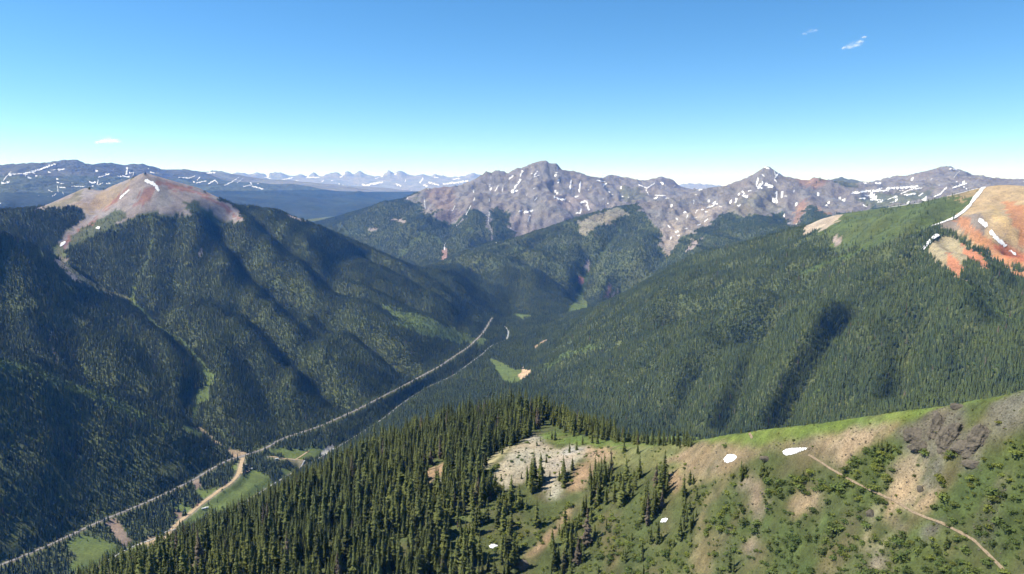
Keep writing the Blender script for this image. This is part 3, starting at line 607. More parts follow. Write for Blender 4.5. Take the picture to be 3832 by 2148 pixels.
# --- the near spur
N_ = NEAR
paint(N_, fp([(200,1480),(600,1325),(900,1140),(1080,1068),(1200,1035),(1330,1028),(1362,1032),(1365,1065),(1340,1092),(1290,1122),(1225,1168),(1215,1195),(1250,1240),(1240,1290),(1215,1330),(1190,1350),(1190,1500),(200,1700)]), C_FOREST, tree=1, warp=.6)
paint(N_, fp([(1372,1030),(1480,1042),(1600,1075),(1740,1108),(1725,1113),(1640,1118),(1560,1106),(1520,1122),(1440,1114),(1400,1078)]), C_SHRUB, tree=.85, warp=.5)
hid = (REG == NEAR) & (MR > 480) & (((ZM - CZ) / MR) < vis_run - .02); cr_ = np.array(CRESTS[0]); ct_ = np.arctan2(cr_[:, 0], cr_[:, 1]); oo = np.argsort(ct_); hid |= (REG == NEAR) & (MR > np.interp(MT, ct_[oo], np.hypot(cr_[:, 0], cr_[:, 1])[oo]) + np.where(MT < tX(2560), 6, 20)) & (MT < tX(2760)) & (MT > tX(1950)); TREE[hid] = .9; CLR[hid] = C_FOREST
gr = (.108, .140, .033)
paint(N_, c5([(1130,640),(1240,610),(1350,636),(1500,648),(1700,648),(1992,640)]) + c6([(0,640),(350,585),(800,535),(1300,480),(2100,320),(2100,375),(1980,400),(1500,478),(1300,555),(1100,600),(820,645),(560,685),(400,695),(150,675),(0,685)]) + c5([(1900,690),(1600,712),(1420,702),(1280,685),(1180,695)]), gr, tree=.012, bush=.01, warp=.35)
paint(N_, c5([(1420,700),(1600,712),(1992,690),(1992,860),(1700,830),(1560,800),(1450,800)]), (.14, .135, .055), tree=.02, bush=.12, warp=.6)
paint(N_, c6([(0,690),(300,690),(420,720),(250,860),(100,960),(0,900)]), (.17, .14, .07), tree=.02, bush=.15, warp=.6)
paint(N_, c5([(1130,630),(1010,700),(870,860),(900,905),(920,965),(950,945),(1080,905),(1160,945),(1210,1005),(1260,995),(1300,905),(1330,835),(1380,775),(1450,742),(1490,722),(1410,700),(1330,695),(1250,720),(1180,690),(1160,660)]), C_WHITE, tree=.02, bush=.06, warp=.5, rough=.95)
paint(N_, c5([(790,800),(960,700),(1000,700),(880,800),(840,850)]), (.33, .28, .17), tree=.05, warp=.3)
paint(N_, c5([(1200,780),(1350,730),(1340,800),(1260,880),(1180,850)]), (.40, .31, .245), alpha=.8, warp=.5)
paint(N_, c5([(1270,725),(1400,698),(1400,735),(1290,765)]), (.36, .34, .32), alpha=.8, warp=.5)
for q in ([(1420,700),(1500,718),(1590,712),(1570,760),(1500,805),(1450,790),(1420,760)], [(1340,840),(1450,790),(1480,850),(1400,950),(1330,970),(1300,920)]): paint(N_, c5(q), (.35, .225, .15), alpha=.8, tree=.03, bush=.12, warp=.8, rough=.7)
for q in ([(1345,1035),(1315,1130),(1215,1255),(1100,1345),(1055,1352),(1180,1225),(1290,1105)], [(470,850),(560,808),(635,792),(600,850),(540,890),(490,930)], [(1880,865),(1960,838),(1985,900),(1955,985),(1910,930)], [(1875,785),(1995,738),(1995,778),(1890,792)], [(860,1022),(925,995),(895,1022)]): paint(N_, c5(q), (.31, .20, .125), tree=0, warp=.4, rough=.7)
paint(N_, c5([(500,935),(590,880),(600,900),(530,990),(500,980)]), C_TALUS, tree=.05, warp=.4, rough=1)
for q in ([(690,1100),(830,1060),(850,1115),(720,1145)], [(550,1120),(640,1100),(620,1160)], [(300,1010),(370,990),(370,1040),(310,1050)], [(840,1270),(920,1260),(900,1310),(850,1310)], [(820,1350),(900,1330),(920,1420),(860,1430)]): paint(N_, c5(q), C_GRASS, tree=.05, bush=.3, warp=.6)
paint(N_, c5([(830,850),(930,800),(880,870),(925,950),(890,990)]), C_SHRUB, tree=.1, bush=.8, warp=.4)
for q, t_, b_ in (([(1455,900),(1560,830),(1640,900),(1725,825),(1745,900),(1660,1085),(1560,1085),(1455,1050)], .55, .3), ([(1270,885),(1345,850),(1345,900),(1290,955)], .8, .3), ([(1080,870),(1160,880),(1170,960),(1110,1005)], .8, .2),
     ([(1795,900),(1895,850),(1905,1000),(1840,1200),(1900,1240),(1992,1180),(1992,1300),(1720,1260),(1700,1120),(1790,1000)], .5, .4), ([(1240,1200),(1435,1050),(1440,1180),(1430,1470),(1200,1470)], .5, .4), ([(870,1180),(1080,1080),(1150,1150),(1060,1300),(1000,1470),(800,1470)], .5, .35),
     ([(860,985),(1000,965),(1100,1080),(900,1105)], .6, .4), ([(1430,1200),(1992,1330),(1992,1470),(1430,1470)], .16, .4), ([(1450,1090),(1700,1100),(1720,1270),(1990,1330),(1500,1350),(1440,1200)], .1, .5), ([(1150,1150),(1330,1040),(1290,1110),(1180,1220),(1100,1330),(1070,1300)], .1, .55), ([(1720,830),(1800,870),(1790,1000),(1700,1110),(1660,1085),(1745,900)], .06, .25)):
    paint(N_, c5(q), (.072, .082, .029), tree=t_, bush=b_, warp=.8)
# right flank of the spur
paint(N_, c6([(0,950),(300,860),(900,840),(1980,620),(2200,560),(2200,1600),(0,1600)]), (.070, .078, .029), bush=.42, tree=.015, warp=.8)
paint(N_, c6([(60,690),(200,680),(400,705),(540,685),(700,682),(900,612),(1100,592),(1310,548),(1230,605),(1080,690),(1000,745),(935,840),(860,812),(740,752),(560,705),(400,765),(250,865),(60,895),(0,770)]), (.235, .17, .11), tree=.004, bush=.04, alpha=.85, warp=.9, rough=.8)
paint(N_, c6([(760,650),(1000,600),(1290,555),(1220,605),(1080,690),(1000,745),(940,835),(900,740)]), (.30, .215, .145), warp=.6, rough=.8)
for q in ([(1240,620),(1330,570),(1460,490),(1640,480),(1650,560),(1590,640),(1700,590),(1760,550),(1830,660),(1750,725),(1600,705),(1540,705),(1440,692),(1300,692)],): paint(N_, c6(q), (.145, .128, .10), tree=0, bush=.05, warp=.7, rough=1)
for q in ([(1280,690),(1500,720),(1535,880),(1460,985),(1395,960),(1425,840),(1350,760)], [(1770,465),(1980,385),(2200,330),(2200,560),(1980,590),(1850,625),(1790,560)], [(1600,755),(1745,755),(1745,825),(1640,835)], [(1700,1160),(1780,1000),(1870,880),(1865,1000),(1835,1200),(1910,1360),(1750,1265)], [(1400,1180),(1490,1150),(1480,1240),(1430,1250)]): paint(N_, c6(q), (.185, .162, .130), tree=0, bush=.07, alpha=.9, warp=.8, rough=1)
for q in ([(1225,805),(1330,755),(1405,760),(1415,830),(1350,905),(1425,985),(1480,985),(1450,1085),(1300,1062),(1215,1080),(1235,1160),(1335,1180),(1225,1175),(1185,1105),(1185,1010),(1220,920),(1195,850)], [(600,1010),(700,978),(825,978),(780,1065),(690,1092),(650,1150),(640,1150),(650,1080)], [(60,770),(0,730),(0,830),(60,830)]): paint(N_, c6(q), (.32, .23, .15), tree=0, bush=.05, warp=.7, rough=.8)
for q in ([(320,920),(400,865),(475,950),(475,1085),(440,1200),(400,1000)], [(340,1270),(430,1240),(420,1330),(350,1310)], [(1075,1410),(1115,1325),(1235,1405),(1250,1470),(1080,1470)], [(1190,1160),(1330,1170),(1310,1220),(1220,1200)]): paint(N_, c6(q), (.235, .18, .135), tree=.01, bush=.05, warp=.8, rough=.7)
paint(N_, c6([(170,960),(240,900),(290,880),(150,1060),(110,1250),(200,1444),(60,1444),(60,1300),(100,1100)]), (.15, .12, .065), tree=.02, bush=.12, warp=.8)
for q, b_ in (([(945,845),(1090,695),(1285,660),(1305,700),(1230,805),(1222,965),(1160,975),(1000,885)], .95), ([(500,900),(700,850),(880,872),(1185,1003),(1165,1075),(1040,1065),(860,965),(620,985),(500,1005)], .9), ([(220,1010),(445,1090),(425,1205),(300,1215),(190,1155)], .85), ([(1190,1200),(1400,1200),(1600,1340),(1860,1470),(990,1470),(1180,1405)], .9),
     ([(1500,855),(1700,825),(1985,620),(2200,560),(2200,1600),(1950,1470),(1790,1285),(1710,1205),(1700,1150),(1520,1105),(1440,1092),(1500,965)], .62), ([(480,1085),(640,1105),(900,1085),(1060,1185),(1040,1335),(700,1470),(480,1385)], .6)):
    paint(N_, c6(q), C_SHRUB, bush=b_, warp=.7, alpha=.75)
for q, t_ in (([(0,900),(135,950),(100,1260),(0,1310)], .4), ([(0,1300),(150,1300),(350,1340),(490,1500),(0,1500)], .22), ([(310,830),(385,820),(395,895),(320,905)], .8), ([(430,840),(515,825),(525,880),(430,885)], .8), ([(1105,690),(1245,690),(1225,745),(1100,745)], .35), ([(250,1330),(330,1330),(330,1444),(250,1444)], .5)): paint(N_, c6(q), tree=t_)
for q in ([(1145,1060),(1110,1130),(1070,1190),(1090,1310)], [(1195,1235),(1150,1300),(1080,1290)], [(1870,880),(1820,930),(1780,1000)]): stroke(N_, c6(q), 6, (.33, .26, .18), bush=.05)
# cliffs darker, gentle rubble paler
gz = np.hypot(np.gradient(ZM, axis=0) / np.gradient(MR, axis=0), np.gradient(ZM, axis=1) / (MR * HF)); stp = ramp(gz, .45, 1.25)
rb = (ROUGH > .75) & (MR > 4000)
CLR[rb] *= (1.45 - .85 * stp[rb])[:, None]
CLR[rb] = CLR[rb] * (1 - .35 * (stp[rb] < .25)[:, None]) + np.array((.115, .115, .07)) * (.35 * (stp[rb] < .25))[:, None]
# brown and olive patches on the near slope
bp_ = (REG == NEAR) & (MR < 700); w_ = (ramp(fbm(MX / 16, MY / 16, 4, 81, .6), .02, .35) * .75 * bp_)[..., None]; veg = (CLR[..., 1] > CLR[..., 0] * .98)[..., None]
CLR = CLR * (1 - w_ * veg) + np.array((.115, .092, .05)) * w_ * veg
# soft borders between soil and turf near the camera
for c_ in range(3): CLR[:kn, :, c_] = blur(CLR[:kn, :, c_], 1.4) * (1 + .34 * n3[:kn] + .22 * n4[:kn])
g_ = ramp(n3[:kn] * .7 + n2[:kn] * .6, .12, .4)[..., None] * (CLR[:kn, :, :1] > .15) * (CLR[:kn, :, 2:] < .2) * .6
CLR[:kn] = CLR[:kn] * (1 - g_) + np.array((.085, .09, .036)) * g_
# patchiness of every cover
mottle = 1 + .16 * n1 + .14 * fbm(MX / 25, MY / 25, 3, 77) * (MR < 5000) + .18 * nf
CLR *= np.clip(mottle, .55, 1.5)[..., None]
tint = fbm(MT * 25, np.log(MR) * 25, 3, 91)
CLR[..., 0] *= 1 + .12 * tint; CLR[..., 2] *= 1 - .10 * tint
CLR[:kn] *= np.array((.86, .90, .84)); CLR = np.clip(CLR, .01, .8)
# relief of bare rock and rubble
kn = int(np.searchsorted(mr, 900)); ax, ay = MX[:kn], MY[:kn]
ZM[:kn] += ROUGH[:kn] * (ridged(ax / 9, ay / 9, 3, 60) * .7 + fbm(ax / 3, ay / 3, 2, 61) * .35) + fbm(ax / 18, ay / 18, 3, 62) * .8
ka, kb = np.searchsorted(mr, (4000, 13000)); ka, kb = int(ka), int(kb)
rk = blur(ROUGH[ka:kb] * (ROUGH[ka:kb] > .55), 2); ZM[ka:kb] += rk * (ridged(MX[ka:kb] / 120, MY[ka:kb] / 340, 5, 63) - .5) * 52 * (1 - KEEPM[ka:kb])

# ---------------------------------------------------------------- materials
def mat(name):
    m = bpy.data.materials.new(name); m.use_nodes = True
    nt_ = m.node_tree; b = nt_.nodes['Principled BSDF']; b.inputs['Roughness'].default_value = .9
    if 'Specular IOR Level' in b.inputs: b.inputs['Specular IOR Level'].default_value = .15
    return m, nt_, b
def nd(t, ty, **kw):
    n = t.nodes.new(ty)
    for k, v in kw.items():
        if k in n.inputs.keys() if hasattr(n.inputs, 'keys') else False: n.inputs[k].default_value = v
        else: setattr(n, k, v)
    return n
def ground_material(name, scale, bump, dist, fine=1.0):
    m, t, b = mat(name); L = t.links.new
    at = nd(t, 'ShaderNodeAttribute', attribute_name='albedo'); ar = nd(t, 'ShaderNodeAttribute', attribute_name='rough')
    tc = nd(t, 'ShaderNodeNewGeometry')
    n1_ = nd(t, 'ShaderNodeTexNoise'); n1_.inputs['Scale'].default_value = scale; n1_.inputs['Detail'].default_value = 8; n1_.inputs['Roughness'].default_value = .68
    n2_ = nd(t, 'ShaderNodeTexNoise'); n2_.inputs['Scale'].default_value = scale * 7; n2_.inputs['Detail'].default_value = 6; n2_.inputs['Roughness'].default_value = .7
    L(tc.outputs['Position'], n1_.inputs['Vector']); L(tc.outputs['Position'], n2_.inputs['Vector'])
    mr1 = nd(t, 'ShaderNodeMapRange'); mr1.inputs[1].default_value = .3; mr1.inputs[2].default_value = .7; mr1.inputs[3].default_value = .72; mr1.inputs[4].default_value = 1.28; L(n1_.outputs[0], mr1.inputs[0])
    mr2 = nd(t, 'ShaderNodeMapRange'); mr2.inputs[1].default_value = .3; mr2.inputs[2].default_value = .7; mr2.inputs[3].default_value = 1 - .38 * fine; mr2.inputs[4].default_value = 1 + .38 * fine; L(n2_.outputs[0], mr2.inputs[0])
    mu = nd(t, 'ShaderNodeMath', operation='MULTIPLY'); L(mr1.outputs[0], mu.inputs[0]); L(mr2.outputs[0], mu.inputs[1])
    vm = nd(t, 'ShaderNodeVectorMath', operation='SCALE'); L(at.outputs['Color'], vm.inputs[0]); L(mu.outputs[0], vm.inputs['Scale'])
    L(vm.outputs[0], b.inputs['Base Color'])
    bp = nd(t, 'ShaderNodeBump'); bp.inputs['Distance'].default_value = dist
    ad = nd(t, 'ShaderNodeMath', operation='ADD'); L(n1_.outputs[0], ad.inputs[0])
    m3 = nd(t, 'ShaderNodeMath', operation='MULTIPLY'); m3.inputs[1].default_value = .35; L(n2_.outputs[0], m3.inputs[0]); L(m3.outputs[0], ad.inputs[1])
    st = nd(t, 'ShaderNodeMath', operation='MULTIPLY'); st.inputs[1].default_value = bump; L(ar.outputs['Fac'], st.inputs[0])
    L(st.outputs[0], bp.inputs['Strength']); L(ad.outputs[0], bp.inputs['Height']); L(bp.outputs[0], b.inputs['Normal'])
    return m
M_NEAR = ground_material('near_ground', .16, 1.0, 2.2)
M_MIDG = ground_material('hill_ground', .035, .9, 8.0)
M_ROCKG = ground_material('mountain_rock', .009, 1.0, 42.0)
M_FARG = ground_material('far_rock', .0025, 1.0, 130.0)

def set_props(o, label=None, category=None, group=None, kind=None):
    for k, v in (('label', label), ('category', category), ('group', group), ('kind', kind)):
        if v: o[k] = v
    return o
def mesh_np(name, V, F, material, attrs=None, smooth=True, parent=None):
    """V: n x 3, F: m x (3 or 4)"""
    me = bpy.data.meshes.new(name); V = np.asarray(V, np.float32); F = np.asarray(F, np.int32); k = F.shape[1]
    me.vertices.add(len(V)); me.vertices.foreach_set('co', V.ravel())
    me.loops.add(F.size); me.loops.foreach_set('vertex_index', F.ravel())
    me.polygons.add(len(F)); me.polygons.foreach_set('loop_start', np.arange(0, F.size, k, dtype=np.int32))
    if smooth: me.polygons.foreach_set('use_smooth', np.ones(len(F), bool))
    me.update(calc_edges=True)
    for an, av in (attrs or {}).items():
        av = np.asarray(av, np.float32)
        if av.ndim == 1: me.attributes.new(an, 'FLOAT', 'POINT').data.foreach_set('value', av)
        elif av.shape[1] == 3: me.attributes.new(an, 'FLOAT_VECTOR', 'POINT').data.foreach_set('vector', av.ravel())
        else: me.attributes.new(an, 'FLOAT_COLOR', 'POINT').data.foreach_set('color', av.ravel())
    if material: me.materials.append(material)
    o = bpy.data.objects.new(name, me); COL.objects.link(o)
    if parent: o.parent = parent
    return o

# ---------------------------------------------------------------- the land, one object for each mountain
IDX = np.arange(NRM * NTM).reshape(NRM, NTM)
quad = np.stack([IDX[:-1, :-1], IDX[:-1, 1:], IDX[1:, 1:], IDX[1:, :-1]], -1).reshape(-1, 4)
qreg = REG[:-1, :-1].ravel()
VV = np.c_[MX.ravel(), MY.ravel(), ZM.ravel()]
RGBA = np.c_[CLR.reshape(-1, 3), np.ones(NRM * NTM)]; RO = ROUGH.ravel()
land = {}
for rid, nm, m_, lab in ((NEAR, 'near_hillside', M_NEAR, 'near spur with green crest, pale scree and shrubby brown slope'), (VALLEY, 'valley_floor', M_MIDG, 'valley floor with meadows between the forested mountains'),
        (LEFT, 'red_mountain', M_MIDG, 'forested mountain with bare reddish summit'), (RIGHT, 'orange_mountain', M_MIDG, 'forested mountain with green ridge and orange scree face'),
        (MID, 'pyramid_mountain', M_ROCKG, 'sharp snow streaked pyramid peak above a long forested spur'), (ROCK, 'rocky_mountain', M_ROCKG, 'jagged grey rocky mountain in the centre with snow gullies'),
        (RFAR, 'snowy_bowl_mountain', M_ROCKG, 'grey mountain with snowy bowl behind the green ridge'), (BLUE, 'blue_mountain_range', M_FARG, 'hazy blue range with forested hill before it'),
        (FAR, 'distant_mountain_range', M_FARG, 'pale far range of pointed peaks on the horizon')):
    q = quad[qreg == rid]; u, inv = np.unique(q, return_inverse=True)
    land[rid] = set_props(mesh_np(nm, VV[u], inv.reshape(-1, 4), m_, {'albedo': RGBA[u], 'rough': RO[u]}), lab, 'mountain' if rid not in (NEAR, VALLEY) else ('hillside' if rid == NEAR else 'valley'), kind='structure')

def zm(x, y):
    """height of the built ground"""
    t = (np.arctan2(x, y) - TH0) / HF; t = np.clip(t, 0, NTM - 1.001); j = t.astype(int); ft = t - j
    l = np.log(np.hypot(x, y)); i = np.clip(np.searchsorted(mlr, l) - 1, 0, NRM - 2); fr = np.clip((l - mlr[i]) / (mlr[i + 1] - mlr[i]), 0, 1)
    return (ZM[i, j] * (1 - ft) + ZM[i, j + 1] * ft) * (1 - fr) + (ZM[i + 1, j] * (1 - ft) + ZM[i + 1, j + 1] * ft) * fr

# ---------------------------------------------------------------- plants
def leaf_material(name, col, var=.35, dead=0.0, hue=(1.25, 1.05, .8), canopy=0.0):
    m, t, b = mat(name); L = t.links.new
    oi = nd(t, 'ShaderNodeObjectInfo')
    r = nd(t, 'ShaderNodeValToRGB'); L(oi.outputs['Random'], r.inputs[0]); e = r.color_ramp.elements
    c = np.array(col)
    e[0].position = 0; e[0].color = (*(c * (1 - var)), 1); e[1].position = 1; e[1].color = (*(c * (1 + var * .5) * np.array(hue)), 1)
    k = r.color_ramp.elements.new(.5); k.color = (*c, 1)
    if dead:
        k = r.color_ramp.elements.new(1 - dead); k.color = (*(c * 1.1), 1); k = r.color_ramp.elements.new(1 - dead * .9); k.color = (.11, .085, .06, 1); r.color_ramp.elements[-1].color = (.13, .105, .08, 1)
    g = nd(t, 'ShaderNodeNewGeometry'); n = nd(t, 'ShaderNodeTexNoise'); n.inputs['Scale'].default_value = 1.4; n.inputs['Detail'].default_value = 3; L(g.outputs['Position'], n.inputs['Vector'])
    mr_ = nd(t, 'ShaderNodeMapRange'); mr_.inputs[1].default_value = .3; mr_.inputs[2].default_value = .7; mr_.inputs[3].default_value = .7; mr_.inputs[4].default_value = 1.3; L(n.outputs[0], mr_.inputs[0])
    n5 = nd(t, 'ShaderNodeTexNoise'); n5.inputs['Scale'].default_value = .011; n5.inputs['Detail'].default_value = 4; L(g.outputs['Position'], n5.inputs['Vector'])
    st = nd(t, 'ShaderNodeValToRGB'); st.color_ramp.elements[0].position = .36; st.color_ramp.elements[0].color = (.76, .82, .88, 1); st.color_ramp.elements[1].position = .64; st.color_ramp.elements[1].color = (1.16, 1.12, .96, 1); L(n5.outputs[0], st.inputs[0])
    mm = nd(t, 'ShaderNodeVectorMath', operation='MULTIPLY'); L(r.outputs[0], mm.inputs[0]); L(st.outputs[0], mm.inputs[1])
    vm = nd(t, 'ShaderNodeVectorMath', operation='SCALE'); L(mm.outputs[0], vm.inputs[0]); L(mr_.outputs[0], vm.inputs['Scale']); L(vm.outputs[0], b.inputs['Base Color'])
    b.inputs['Roughness'].default_value = .75
    tr_ = nd(t, 'ShaderNodeBsdfTranslucent'); mx = nd(t, 'ShaderNodeMixShader'); mx.inputs[0].default_value = .28
    if canopy:                                   # a closed canopy takes the light as the slope under it does
        ga = nd(t, 'ShaderNodeAttribute', attribute_name='slope_normal'); ga.attribute_type = 'INSTANCER'
        mxn = nd(t, 'ShaderNodeMix'); mxn.data_type = 'VECTOR'; mxn.inputs['Factor'].default_value = canopy; L(g.outputs['Normal'], mxn.inputs[4]); L(ga.outputs['Vector'], mxn.inputs[5])
        nn = nd(t, 'ShaderNodeVectorMath', operation='NORMALIZE'); L(mxn.outputs[1], nn.inputs[0]); L(nn.outputs[0], b.inputs['Normal']); L(nn.outputs[0], tr_.inputs['Normal'])
    L(vm.outputs[0], tr_.inputs[0]); L(b.outputs[0], mx.inputs[1]); L(tr_.outputs[0], mx.inputs[2]); L(mx.outputs[0], t.nodes['Material Output'].inputs['Surface'])
    return m
M_NEEDLE = leaf_material('spruce_needles', (.112, .128, .036), .5, dead=.03)
M_FARNEEDLE = leaf_material('forest_needles', (.076, .104, .040), .45, dead=.006, canopy=.58)
M_ASPEN = leaf_material('aspen_leaves', (.105, .155, .042), .3, canopy=.5)
M_BUSH = leaf_material('willow_leaves', (.125, .165, .045), .4)
M_BUSH2 = leaf_material('krummholz_needles', (.100, .125, .035), .35)
def plain(name, col, rough=.9, metal=0.0, scale=None):
    m, t, b = mat(name); b.inputs['Base Color'].default_value = (*col, 1); b.inputs['Roughness'].default_value = rough; b.inputs['Metallic'].default_value = metal
    if scale:
        g = nd(t, 'ShaderNodeNewGeometry'); n = nd(t, 'ShaderNodeTexNoise'); n.inputs['Scale'].default_value = scale; n.inputs['Detail'].default_value = 7; n.inputs['Roughness'].default_value = .65
        t.links.new(g.outputs['Position'], n.inputs['Vector']); r = nd(t, 'ShaderNodeValToRGB'); t.links.new(n.outputs[0], r.inputs[0])
        r.color_ramp.elements[0].position = .3; r.color_ramp.elements[1].position = .72
        r.color_ramp.elements[0].color = (*(np.array(col) * .62), 1); r.color_ramp.elements[1].color = (*np.minimum(np.array(col) * 1.3, .9), 1)
        t.links.new(r.outputs[0], b.inputs['Base Color']); bp = nd(t, 'ShaderNodeBump'); bp.inputs['Strength'].default_value = .6; bp.inputs['Distance'].default_value = .6 / scale
        t.links.new(n.outputs[0], bp.inputs['Height']); t.links.new(bp.outputs[0], b.inputs['Normal'])
    return m
M_BARK = plain('bark', (.105, .08, .06), scale=3.0)

def spruce(seed, levels=26, nb=8, rmax=.115, base_t=.05):
    """unit-height conifer: whorls of drooping boughs; crown and trunk as triangle lists"""
    rg = random.Random(seed); V, F = [], []
    def tri(a, b, c): V.extend((a, b, c)); F.append((len(V) - 3, len(V) - 2, len(V) - 1))
    lean = (rg.uniform(-.012, .012), rg.uniform(-.012, .012))
    lob = [rg.uniform(.78, 1.18) for _ in range(nb)]
    for i in range(levels):
        t = base_t + (1 - base_t) * (i + rg.uniform(-.3, .3)) / levels; t = min(max(t, .02), .985)
        R = rmax * (1 - t) ** .8 * rg.uniform(.72, 1.2) * (1.0 if t > .16 else .55 + t * 2.8) + .006
        ph = rg.uniform(0, 6.28); n = nb if t < .7 else max(5, nb - 2)
        for k in range(n):
            if rg.random() < .16: continue
            a = ph + 6.283 * k / n + rg.uniform(-.25, .25); r = R * rg.uniform(.55, 1.4) * lob[k % nb]; w = max(r * .42, .008) * rg.uniform(.8, 1.2)
            ca, sa = math.cos(a), math.sin(a); ox, oy = lean[0] * t, lean[1] * t
            dr = rg.uniform(.25, .62) * r; h = t + .01
            b0 = (ox, oy, h); tip = (ox + ca * r, oy + sa * r, h - dr)
            m = .58; mx, my, mz = ox + ca * r * m, oy + sa * r * m, h - dr * m - r * .10
            l = (mx - sa * w, my + ca * w, mz - r * .10); q = (mx + sa * w, my - ca * w, mz - r * .10); cm = (mx, my, mz + r * .14)
            tri(b0, cm, l); tri(b0, q, cm); tri(l, cm, tip); tri(cm, q, tip)
    tri((.006, 0, .93), (-.004, .006, .93), (lean[0], lean[1], 1.02)); tri((-.004, -.006, .93), (.006, 0, .93), (lean[0], lean[1], 1.02))
    core = rmax * .34; s = 6
    for k in range(s):
        a, b = 6.283 * k / s, 6.283 * (k + 1) / s
        tri((core * math.cos(a), core * math.sin(a), base_t + .05), (core * math.cos(b), core * math.sin(b), base_t + .05), (lean[0], lean[1], .93))
    TV, TF = [], []
    for k in range(6):
        a = 6.283 * k / 6; TV += [(.017 * math.cos(a), .017 * math.sin(a), -.05), (.003 * math.cos(a), .003 * math.sin(a), .9)]
    for k in range(6):
        a = 2 * k; b = 2 * ((k + 1) % 6); TF += [(a, b, b + 1), (a, b + 1, a + 1)]
    return V, F, TV, TF
def far_tree(seed, r=.13, tiers=4, s=6, n=1, spread=0):
    rg = random.Random(seed); V, F = [], []
    for q in range(n):
        ox, oy, hh = (0, 0, 1) if q == 0 else (rg.uniform(-spread, spread), rg.uniform(-spread, spread), rg.uniform(.65, 1.0))
        for i in range(tiers):
            t0 = i / tiers * .86; t1 = min(1.0, t0 + 1.75 / tiers * .86); R = r * (1 - t0 * .92) * rg.uniform(.85, 1.15)
            if i == tiers - 1: t1 = 1.0
            if i == 0: t0 = -.25 if n > 1 else .03
            ap = len(V); V.append((ox, oy, t1 * hh)); ph = rg.uniform(0, 6)
            for k in range(s):
                a = ph + 6.283 * k / s; rr_ = R * rg.uniform(.62, 1.25); V.append((ox + rr_ * math.cos(a), oy + rr_ * math.sin(a), (t0 + rg.uniform(-.03, .03)) * hh))
            for k in range(s): F.append((ap, ap + 1 + k, ap + 1 + (k + 1) % s))
    return V, F
def round_tree(seed, n=60, rx=.33, z0=.3, sq=.42, leaf=.13, trunk=True):
    """leafy crown: small faces spread over and through a lumpy volume"""
    rg = random.Random(seed); V, F = [], []
    lumps = [(rg.uniform(-.5, .5) * rx, rg.uniform(-.5, .5) * rx, rg.uniform(-.5, .6) * sq, rg.uniform(.5, .8)) for _ in range(6)]
    for _ in range(n):
        lx, ly, lz, lr_ = rg.choice(lumps); u = rg.uniform(-.75, 1); a = rg.uniform(0, 6.283); s = math.sqrt(1 - u * u); q = rg.uniform(.75, 1.05)
        d = Vector((s * math.cos(a), s * math.sin(a), u)); c = Vector((lx + d.x * rx * lr_ * q, ly + d.y * rx * lr_ * q, z0 + sq + lz + d.z * sq * lr_ * q))
        nrm = (d + Vector((rg.uniform(-.7, .7), rg.uniform(-.7, .7), rg.uniform(-.3, .8)))).normalized(); e1 = nrm.orthogonal().normalized(); e2 = nrm.cross(e1)
        sz = leaf * rg.uniform(.6, 1.3); k = len(V); th_ = rg.uniform(0, 6.28); e1, e2 = e1 * math.cos(th_) + e2 * math.sin(th_), e2 * math.cos(th_) - e1 * math.sin(th_)
        V += [tuple(c - e1 * sz), tuple(c - e2 * sz * .7 + nrm * sz * .15), tuple(c + e1 * sz), tuple(c + e2 * sz * .7 + nrm * sz * .15)]; F += [(k, k + 1, k + 2), (k, k + 2, k + 3)]
    for lx, ly, lz, lr_ in lumps[:4]:                  # dense inner twigs
        k = len(V); c = Vector((lx * .8, ly * .8, z0 + sq + lz * .7)); R = .62 * lr_
        V += [(c.x + rx * R, c.y, c.z), (c.x, c.y + rx * R, c.z), (c.x - rx * R, c.y, c.z), (c.x, c.y - rx * R, c.z), (c.x, c.y, c.z + sq * R), (c.x, c.y, c.z - sq * R)]
        F += [(k + a, k + (a + 1) % 4, k + 4) for a in range(4)] + [(k + (a + 1) % 4, k + a, k + 5) for a in range(4)]
    return V, F
hidden = bpy.data.collections.new('plant_shapes')       # shapes only, not part of the scene
def proto(name, parts):
    """parts: list of (V, F, material) joined into one mesh"""
    V, F, mi, ms = [], [], [], []
    for v, f, m_ in parts:
        k = len(V); V += v; F += [tuple(a + k for a in q) for q in f]; mi += [len(ms)] * len(f); ms.append(m_)
    me = bpy.data.meshes.new(name); me.from_pydata(V, [], F)
    for m_ in ms: me.materials.append(m_)
    me.polygons.foreach_set('material_index', mi); me.update()
    return bpy.data.objects.new(name, me)
def shapes(name, objs):
    c = bpy.data.collections.new(name)
    for o_ in objs: c.objects.link(o_)
    return c
SPR = [spruce(s, 26 + s % 3 * 3, 8, .098 + .022 * (s % 4), .04 + .02 * (s % 3)) for s in range(1, 7)]
COL_NEAR = shapes('near_spruce_shapes', [proto('spruce_shape_%02d' % i, [(p[0], p[1], M_NEEDLE), (p[2], p[3], M_BARK)]) for i, p in enumerate(SPR)])
COL_MID = shapes('forest_spruce_shapes', [proto('forest_shape_%02d' % i, [(*far_tree(50 + i, .15 + .02 * (i % 3), 4, 6), M_FARNEEDLE)]) for i in range(8)])
COL_FAR = shapes('far_forest_shapes', [proto('far_shape_%02d' % i, [(*far_tree(80 + i, .19, 3, 5, 3, .55), M_FARNEEDLE)]) for i in range(8)])
COL_ASPEN = shapes('aspen_shapes', [proto('aspen_shape_%02d' % i, [(*round_tree(120 + i, 46, .34, .12, .42, .15), M_ASPEN)]) for i in range(5)])
BUSHES = [round_tree(150 + i, 150, .62, .0, .36, .12) for i in range(6)]
COL_BUSH = shapes('bush_shapes', [proto('bush_shape_%02d' % i, [(*b_, M_BUSH if i < 4 else M_BUSH2)]) for i, b_ in enumerate(BUSHES)])

